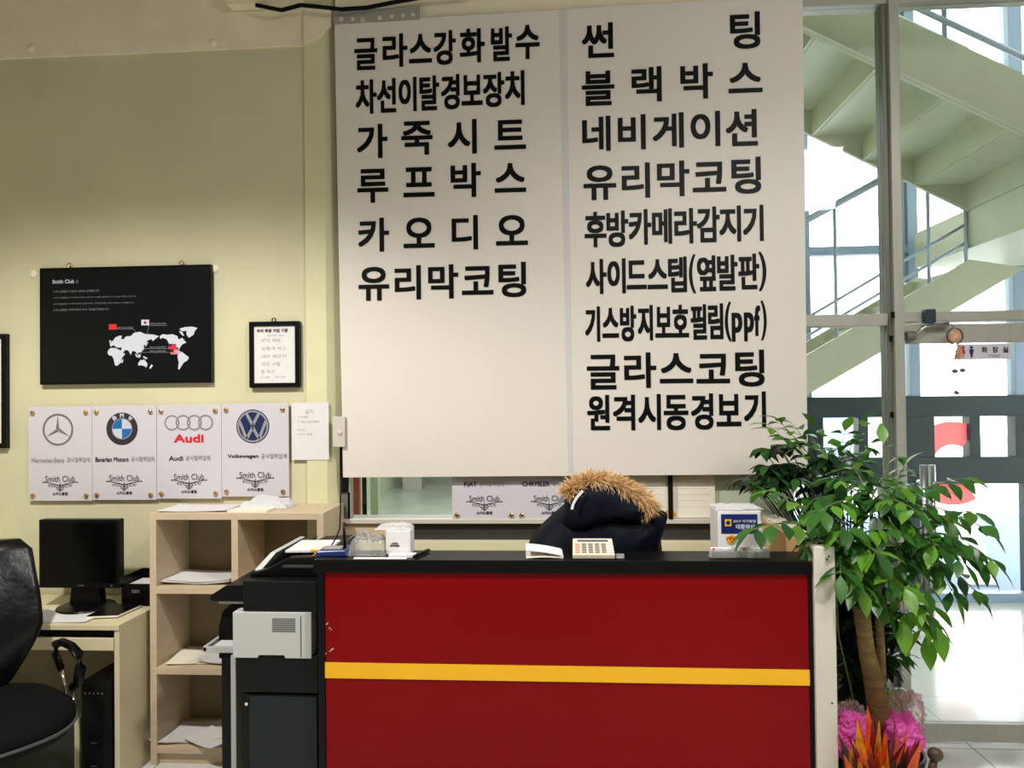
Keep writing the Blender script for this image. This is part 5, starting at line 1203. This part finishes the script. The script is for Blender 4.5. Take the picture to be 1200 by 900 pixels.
for x, y, Y in ((1085, 745, 2.64), (1060, 728, 2.62), (1098, 735, 2.62)):
    twig(fol, stm, MID[3], P(x, y, Y=Y), .05, 2, 0.10, 0.052, (0,), 0.0035, 0.7, 0.5)
fol.build('foliage', [M['leaf'], M['leaf2'], M['leaf3']], pt, smooth=True, fix=False)
stm.build('branches', M['stem'], pt, smooth=True)
pz_ = MB().lathe((TB.x + 0.01, 2.85, 0), [(0.125, 0.0), (0.13, 0.01), (0.135, ZPOT - 0.02), (0.14, ZPOT - 0.015), (0.14, ZPOT), (0.13, ZPOT), (0.128, ZPOT - 0.03), (0.02, ZPOT - 0.03)], 32); pz_.build('pot', M['pot'], pt, smooth=False)
MB().lathe((TB.x + 0.01, 2.85, 0), [(0.126, ZPOT - 0.029), (0.08, ZPOT - 0.015), (0.01, ZPOT - 0.01)], 24).build('soil', M['soil'], pt, smooth=True)
def puff(c, r, sc_, seed, n=26):
    mb = MB().sphere((0, 0, 0), 1.0, n)
    for q in range(len(mb.v)):
        v = mb.v[q].copy(); k_ = 1 + 0.30 * _n2.noise(v * 1.6 + Vector((seed, 0, 0))) + 0.45 * abs(_n2.noise(v * 4.5 + Vector((0, seed, 0)))) + 0.30 * abs(_n2.noise(v * 9 + Vector((0, 0, seed)))) - 0.15
        mb.v[q] = Vector(c) + Vector((v.x * sc_[0], v.y * sc_[1], v.z * sc_[2])) * r * k_
    return mb
for x, y, Y, r, sc_, mt, nm in ((1000, 858, 2.74, .058, (1, .8, 1.15), 'tulle', 'pink_wrap'), (988, 872, 2.72, .035, (.9, .8, 1.2), 'tulle', 'pink_wrap'), (1060, 862, 2.74, .055, (1, .8, 1.25), 'tulle', 'pink_wrap'),
        (1064, 838, 2.84, .062, (.85, .6, 1.3), 'tulle2', 'pale_wrap'), (1050, 830, 2.87, .048, (.7, .5, 1.3), 'tulle3', 'lime_wrap'), (996, 838, 2.84, .05, (1, .6, .9), 'tulle2', 'pale_wrap'), (990, 850, 2.80, .04, (1, .7, .8), 'tulle3', 'lime_wrap')):
    puff(P(x, y, Y=Y), r, sc_, x * .37).build(nm, M[mt], pt)
# croton in front of the trunk
cr_b = P(1030, 935, Y=2.60)
ct = empty('croton_plant', (cr_b.x, 2.62, 0), 'croton with orange, red and yellow leaves in front of the tree pot', 'potted plant')
m_ = MB()
random.seed(21)
CB = Vector((cr_b.x, 2.62, 0.13))
for x, y, Y, mi in ((1018, 834, 2.66, 0), (1022, 846, 2.62, 1), (1005, 850, 2.62, 2), (995, 862, 2.62, 0), (990, 880, 2.60, 1), (1012, 862, 2.56, 0), (1030, 850, 2.60, 2), (1036, 862, 2.56, 0), (1046, 846, 2.62, 1), (1052, 862, 2.60, 0), (1062, 858, 2.64, 0), (1068, 870, 2.60, 1), (1072, 885, 2.58, 3), (1040, 880, 2.54, 3), (1020, 880, 2.54, 1), (1004, 885, 2.55, 3), (1058, 880, 2.55, 3), (1050, 890, 2.53, 3), (1028, 870, 2.58, 0), (1010, 845, 2.66, 0), (1064, 880, 2.58, 1), (1000, 872, 2.57, 2), (1045, 866, 2.57, 0), (1033, 890, 2.52, 3), (985, 890, 2.58, 3), (1080, 895, 2.60, 3)) + tuple((random.uniform(992, 1074), random.uniform(850, 896), random.uniform(2.52, 2.62), random.choice((0, 1, 1, 2, 3, 3))) for _ in range(26)):
    tip = P(x, y, Y=Y); b0c = CB + Vector(((x - 1032) * .0009, random.uniform(-.03, .03), random.uniform(0, .05))); d = tip - b0c
    m_.m(mi); leaf(m_, b0c, d + Vector((0, 0, d.length * .12)), d.length * 1.05, random.uniform(0.036, 0.058), random.uniform(-.7, .7), random.choice((0.15, 0.4, 0.9)), 0.3, Vector((1, 0, 0)))
m_.build('foliage', [M['croton1'], M['croton2'], M['croton3'], M['croton4']], ct, smooth=True, fix=False)
MB().lathe((CB.x, CB.y, 0), [(0.055, 0), (0.075, 0.13), (0.08, 0.135), (0.08, 0.15), (0.07, 0.15), (0.068, 0.13), (0.01, 0.13)], 24).build('pot', M['pot'], ct)
# dark plant behind
random.seed(31)
DPx, DPy = 1.16, 3.28
up_ = empty('umbrella_plant', (DPx, DPy, 0), 'dense dark green plant behind the tree against the glass', 'potted plant')
fol, stm = MB(), MB()
base = Vector((DPx, DPy, 0.30))
def cluster(q, n, ll, lw, mats_):
    for i in range(n):
        a = 2 * PI * i / n + random.uniform(-.3, .3); d = Vector((math.cos(a), math.sin(a), random.uniform(-.5, .1)))
        fol.m(random.choice(mats_)); leaf(fol, q, d, ll * random.uniform(.8, 1.2), lw, random.uniform(-.3, .3), .5)
spots = []
for i in range(120): spots.append((random.uniform(978, 1020), random.uniform(620, 850), random.uniform(3.05, 3.42)))
for i in range(34): spots.append((random.uniform(1020, 1058), random.uniform(660, 835), random.uniform(3.08, 3.42)))
for i in range(36): spots.append((random.uniform(862, 985), random.uniform(555, 625), random.uniform(3.15, 3.5)))
for i in range(20): spots.append((random.uniform(893, 1000), random.uniform(520, 575), random.uniform(3.15, 3.45)))
for x, y, Y in spots:
    q = P(x, y, Y=Y)
    if q.x < 0.97 and q.z < ZWG + 0.13: q.z = ZWG + 0.13 + random.uniform(0, .08); q.y = max(q.y, 3.3)
    r0 = base + Vector((random.uniform(-.05, .05), random.uniform(-.05, .05), 0)); mid_ = Vector((DPx + (q.x - DPx) * .35, DPy + (q.y - DPy) * .35, r0.z + (q.z - r0.z) * .75))
    pts = [bez(r0, mid_, q, t / 6) for t in range(7)]; stm.tube(pts, [0.006 - 0.0007 * t for t in range(7)], 5)
    cluster(q, 7, 0.088, 0.036, (0, 0, 0, 1))
for x, y, Y in ((900, 498, 3.2), (912, 492, 3.25), (930, 498, 3.2), (945, 515, 3.15), (925, 515, 3.2), (955, 500, 3.25), (990, 505, 3.2), (1010, 495, 3.25), (1020, 520, 3.2), (985, 530, 3.2)):
    q = P(x, y, Y=Y); r0 = base + Vector((0, 0, .6)); twig(fol, stm, Vector((DPx - .05, DPy, 1.2)), q, .02, 3, 0.08, 0.042, (1, 1, 2), 0.003, .55, .6)
stm.tube([base, Vector((DPx - .05, DPy, 1.2))], [.014, .006], 8)
fol.build('foliage', [M['leaf_dark'], M['leaf2'], M['leaf']], up_, smooth=True, fix=False)
stm.build('stems', M['leaf_dark'], up_, smooth=True)
MB().lathe((DPx, DPy, 0), [(0.11, 0), (0.14, 0.28), (0.15, 0.285), (0.15, 0.31), (0.13, 0.31), (0.128, 0.29), (0.02, 0.29)], 28).build('pot', M['pot'], up_)
# pink bloom by the wing
q = P(966, 629, Y=2.80); q2 = P(977, 632, Y=2.82)
fw_ = empty('pink_flower', (q.x, q.y, q.z - 0.1), 'small pink flower poking up behind the white wing', 'flower')
m_ = MB()
for c_, r in ((q, 0.018), (q2, 0.012)):
    for i in range(7): a = i * 2 * PI / 7; leaf(m_, c_, Vector((math.cos(a), math.sin(a), .9)), r * 1.6, r * 1.2, 0, -.2)
m_.build('petals', M['flower'], fw_, smooth=True, fix=False)
bs = Vector((TB.x - 0.05, 2.85, ZPOT)); MB().tube([bs, (bs + q) / 2 + Vector((-.02, 0, .02)), q], 0.003, 6).tube([(bs + q) / 2 + Vector((-.02, 0, .02)), q2], 0.0025, 6).build('stem', M['stem'], fw_, smooth=True)
# round-topped stake
q = P(1096, 884, Y=2.75)
sk = empty('stake', (q.x, q.y, 0), 'dark brown round-topped stake standing by the glass door', 'stake')
MB().sphere(q, 0.025, 12, (1, 1, .95)).build('knob', M['wood_dark'], sk, smooth=True)
MB().tube([(q.x - 0.02, q.y, 0), (q.x - 0.012, q.y, q.z - 0.05), (q.x - 0.004, q.y, q.z - 0.018)], [0.016, 0.014, 0.012], 10).build('shaft', M['wood_dark'], sk, smooth=True)
MB().lathe((q.x - 0.02, q.y, 0), [(0.05, 0), (0.05, 0.012), (0.02, 0.02)], 20).build('foot', M['wood_dark'], sk)

# ================================================================== DOOR FITTINGS
ye = YG - 0.045
dc = empty('door_closer', (P(1085, 385, Y=ye).x, YG - 0.03, P(1085, 385, Y=ye).z), 'silver door closer arm under the transom', 'door closer')
a = P(1062, 394, Y=YG - 0.05); b = P(1082, 386, Y=YG - 0.05)
MB().tube([(a.x, YG - 0.05, a.z), (a.x + 0.035, YG - 0.05, a.z + 0.002)], 0.022, 16).build('hub', M['alu_dark'], dc, smooth=False)
MB().tube([P(1072, 392, Y=YG - 0.06), P(1084, 383, Y=YG - 0.06), P(1112, 379, Y=YG - 0.06)], 0.008, 8).build('arm', M['steel'], dc, smooth=True)
MB().box((P(1084, 385, Y=YG - 0.06).x, YG - 0.06, P(1100, 383.5, Y=YG - 0.06).z), (P(1112, 385, Y=YG - 0.06).x, YG - 0.022, P(1100, 378, Y=YG - 0.06).z)).build('track', M['steel'], dc, 0.003)
A, B = P(1085.5, 378, Y=YG - 0.08), P(1097, 362, Y=YG - 0.08)
o = MB().box((A.x, YG - 0.08, A.z), (B.x, YG - 0.036, B.z)).build('sensor_box', M['slate'], bevel=0.003, loc=(A.x, YG - 0.06, A.z)); tag(o, 'small dark grey box fixed on the door transom', 'box')
m_ = MB()
for px, py in ((1046, 369), (1044, 397), (1045, 486)):
    q = P(px, py, Y=YG - 0.055); m_ = MB().box((q.x - 0.008, YG - 0.062, q.z - 0.014), (q.x + 0.008, YG - 0.05, q.z + 0.014)); o = m_.build('cable_clip', M['black'], bevel=0.002, loc=q)
    tag(o, {369: 'black cable clip on the mullion beside the transom', 397: 'black cable clip on the mullion just below the transom', 486: 'black cable clip on the mullion above the plant'}[py], 'clip', 'cable clips on the mullion')
cbm = MB().tube([P(x, y, Y=YG - 0.054) for x, y in ((1044, 372), (1041, 378), (1042, 400), (1044, 440), (1045, 500), (1047, 560))], 0.003, 6)
o = cbm.build('cable', M['alu_dark'], smooth=True, loc=P(1042, 400, Y=YG - 0.054)); tag(o, 'thin grey cable running down the glass mullion', 'cable')
# toilet sign
YT = YG - 0.012
A, B = P(1122, 421.5, Y=YT), P(1184, 402.5, Y=YT); 
sg = empty('toilet_sign', ((A.x + B.x) / 2, YT, A.z), 'small grey toilet sign with red and blue figures on the door', 'sign')
MB().box((A.x, YT - 0.003, A.z), (B.x, YT + 0.005, B.z)).build('plate', M['card'], sg, 0.001)
sw, sh = B.x - A.x, B.z - A.z; m_ = MB(); Y_ = YT - 0.004
for i, u in enumerate((0.10, 0.26)):
    c_ = A.x + sw * u; m_.m(i); m_.disc((c_, Y_, A.z + sh * .78), 0, sh * .10, n=14)
    m_.poly([(c_ - sh * .15, Y_, A.z + sh * .38), (c_ + sh * .15, Y_, A.z + sh * .38), (c_ + sh * .10, Y_, A.z + sh * .66), (c_ - sh * .10, Y_, A.z + sh * .66)] if i == 0 else [(c_ - sh * .11, Y_, A.z + sh * .36), (c_ + sh * .11, Y_, A.z + sh * .36), (c_ + sh * .16, Y_, A.z + sh * .66), (c_ - sh * .16, Y_, A.z + sh * .66)])
    m_.poly([(c_ - sh * .07, Y_, A.z + sh * .14), (c_ + sh * .07, Y_, A.z + sh * .14), (c_ + sh * .07, Y_, A.z + sh * .38), (c_ - sh * .07, Y_, A.z + sh * .38)])
m_.m(2)
for chh, u in (('화', .45), ('장', .65), ('실', .84)): text(m_, chh, A.x + sw * u, A.z + sh * .42, A.x + sw * (u + .11), A.z + sh * .80, Y_, 0.0006)
text(m_, 'TOILET', A.x + sw * .57, A.z + sh * .14, A.x + sw * .80, A.z + sh * .28, Y_)
m_.build('print', [M['red_ink'], M['navy_ink'], M['ink_dark']], sg, fix=False)
# wind chime
YH = YG - 0.09
q = P(1119, 394, Y=YH)
wc = empty('wind_chime', q, 'hanging wind chime with round shell and small charms on the door', 'wind chime')
MB().sphere(q, 0.028, 12, (1, .35, 1)).build('shell', M['shell'], wc, smooth=True)
rg = MB().tube([q + Vector((0.034 * math.cos(t_), 0, 0.036 * math.sin(t_))) for t_ in [i * PI / 10 for i in range(21)]], 0.0035, 6, cap=False); rg.build('ring', M['wood_dark'], wc, smooth=True)
MB().tube([(q.x, YH, q.z + 0.036), (q.x, YG - 0.05, P(1119, 379, Y=YG - .05).z)], 0.0015, 5).tube([(q.x + 0.002, YH, q.z - 0.036), P(1121, 461, Y=YH)], 0.0012, 5).build('string', M['ink_dark'], wc)
c1 = P(1123, 414, Y=YH); MB().prism([P(1118, 422, Y=YH), P(1130, 418, Y=YH), P(1127, 408, Y=YH), P(1123, 404, Y=YH)], (0, 0.008, 0)).build('charm', M['shell'], wc, 0.002)
c2 = P(1122, 434, Y=YH); MB().sphere(P(1119, 435, Y=YH), 0.013, 8, (1.2, .5, .7)).sphere(P(1128, 434, Y=YH), 0.012, 8, (1.1, .5, .8)).build('charm', M['ink'], wc, smooth=True)
MB().prism([P(1121, 457, Y=YH), P(1126, 461, Y=YH), P(1121, 463, Y=YH), P(1117, 460, Y=YH)], (0, 0.006, 0)).build('charm', M['alu_dark'], wc, 0.001)

# small pieces sit on the part that carries them
def nest(root, child, par):
    st_ = lambda o: o.name.split('.')[0]
    kids = [k for k in bpy.data.objects if k.parent == root]
    hold = [k for k in kids if st_(k) == par][0]
    for k in kids:
        if st_(k) == child: k.parent = hold
for a_, b__, c_ in ((mo, 'badge', 'bezel'), (mo, 'screen', 'bezel'), (mo, 'base', 'stand'), (cpx, 'vents', 'side_cover'), (cpx, 'lock', 'cabinet_door'), (cpx, 'feeder_lip', 'document_feeder'),
        (cpx, 'feeder_guide', 'feeder_tray'), (cpx, 'panel_bracket', 'control_panel'), (kt, 'stripe', 'front_panel'), (kt, 'chips', 'front_panel'), (kt, 'wing_lining', 'side_wing'), (kt, 'screw_caps', 'side_wing'),
        (cl, 'display', 'display_frame'), (pc, 'buttons', 'front_bezel'), (bd, 'print', 'panel'), (bd, 'world_map', 'panel'), (wb, 'print', 'label'), (cr, 'lettering', 'box'), (jk, 'fur_trim', 'hood'), (jk, 'reflective_strip', 'hood'),
        (wc, 'charm', 'string'), (sg, 'print', 'plate'), (bn, 'rivets', 'mounting_plate'), (ch, 'piping', 'seat'), (tb, 'label', 'box')):
    nest(a_, b__, c_)
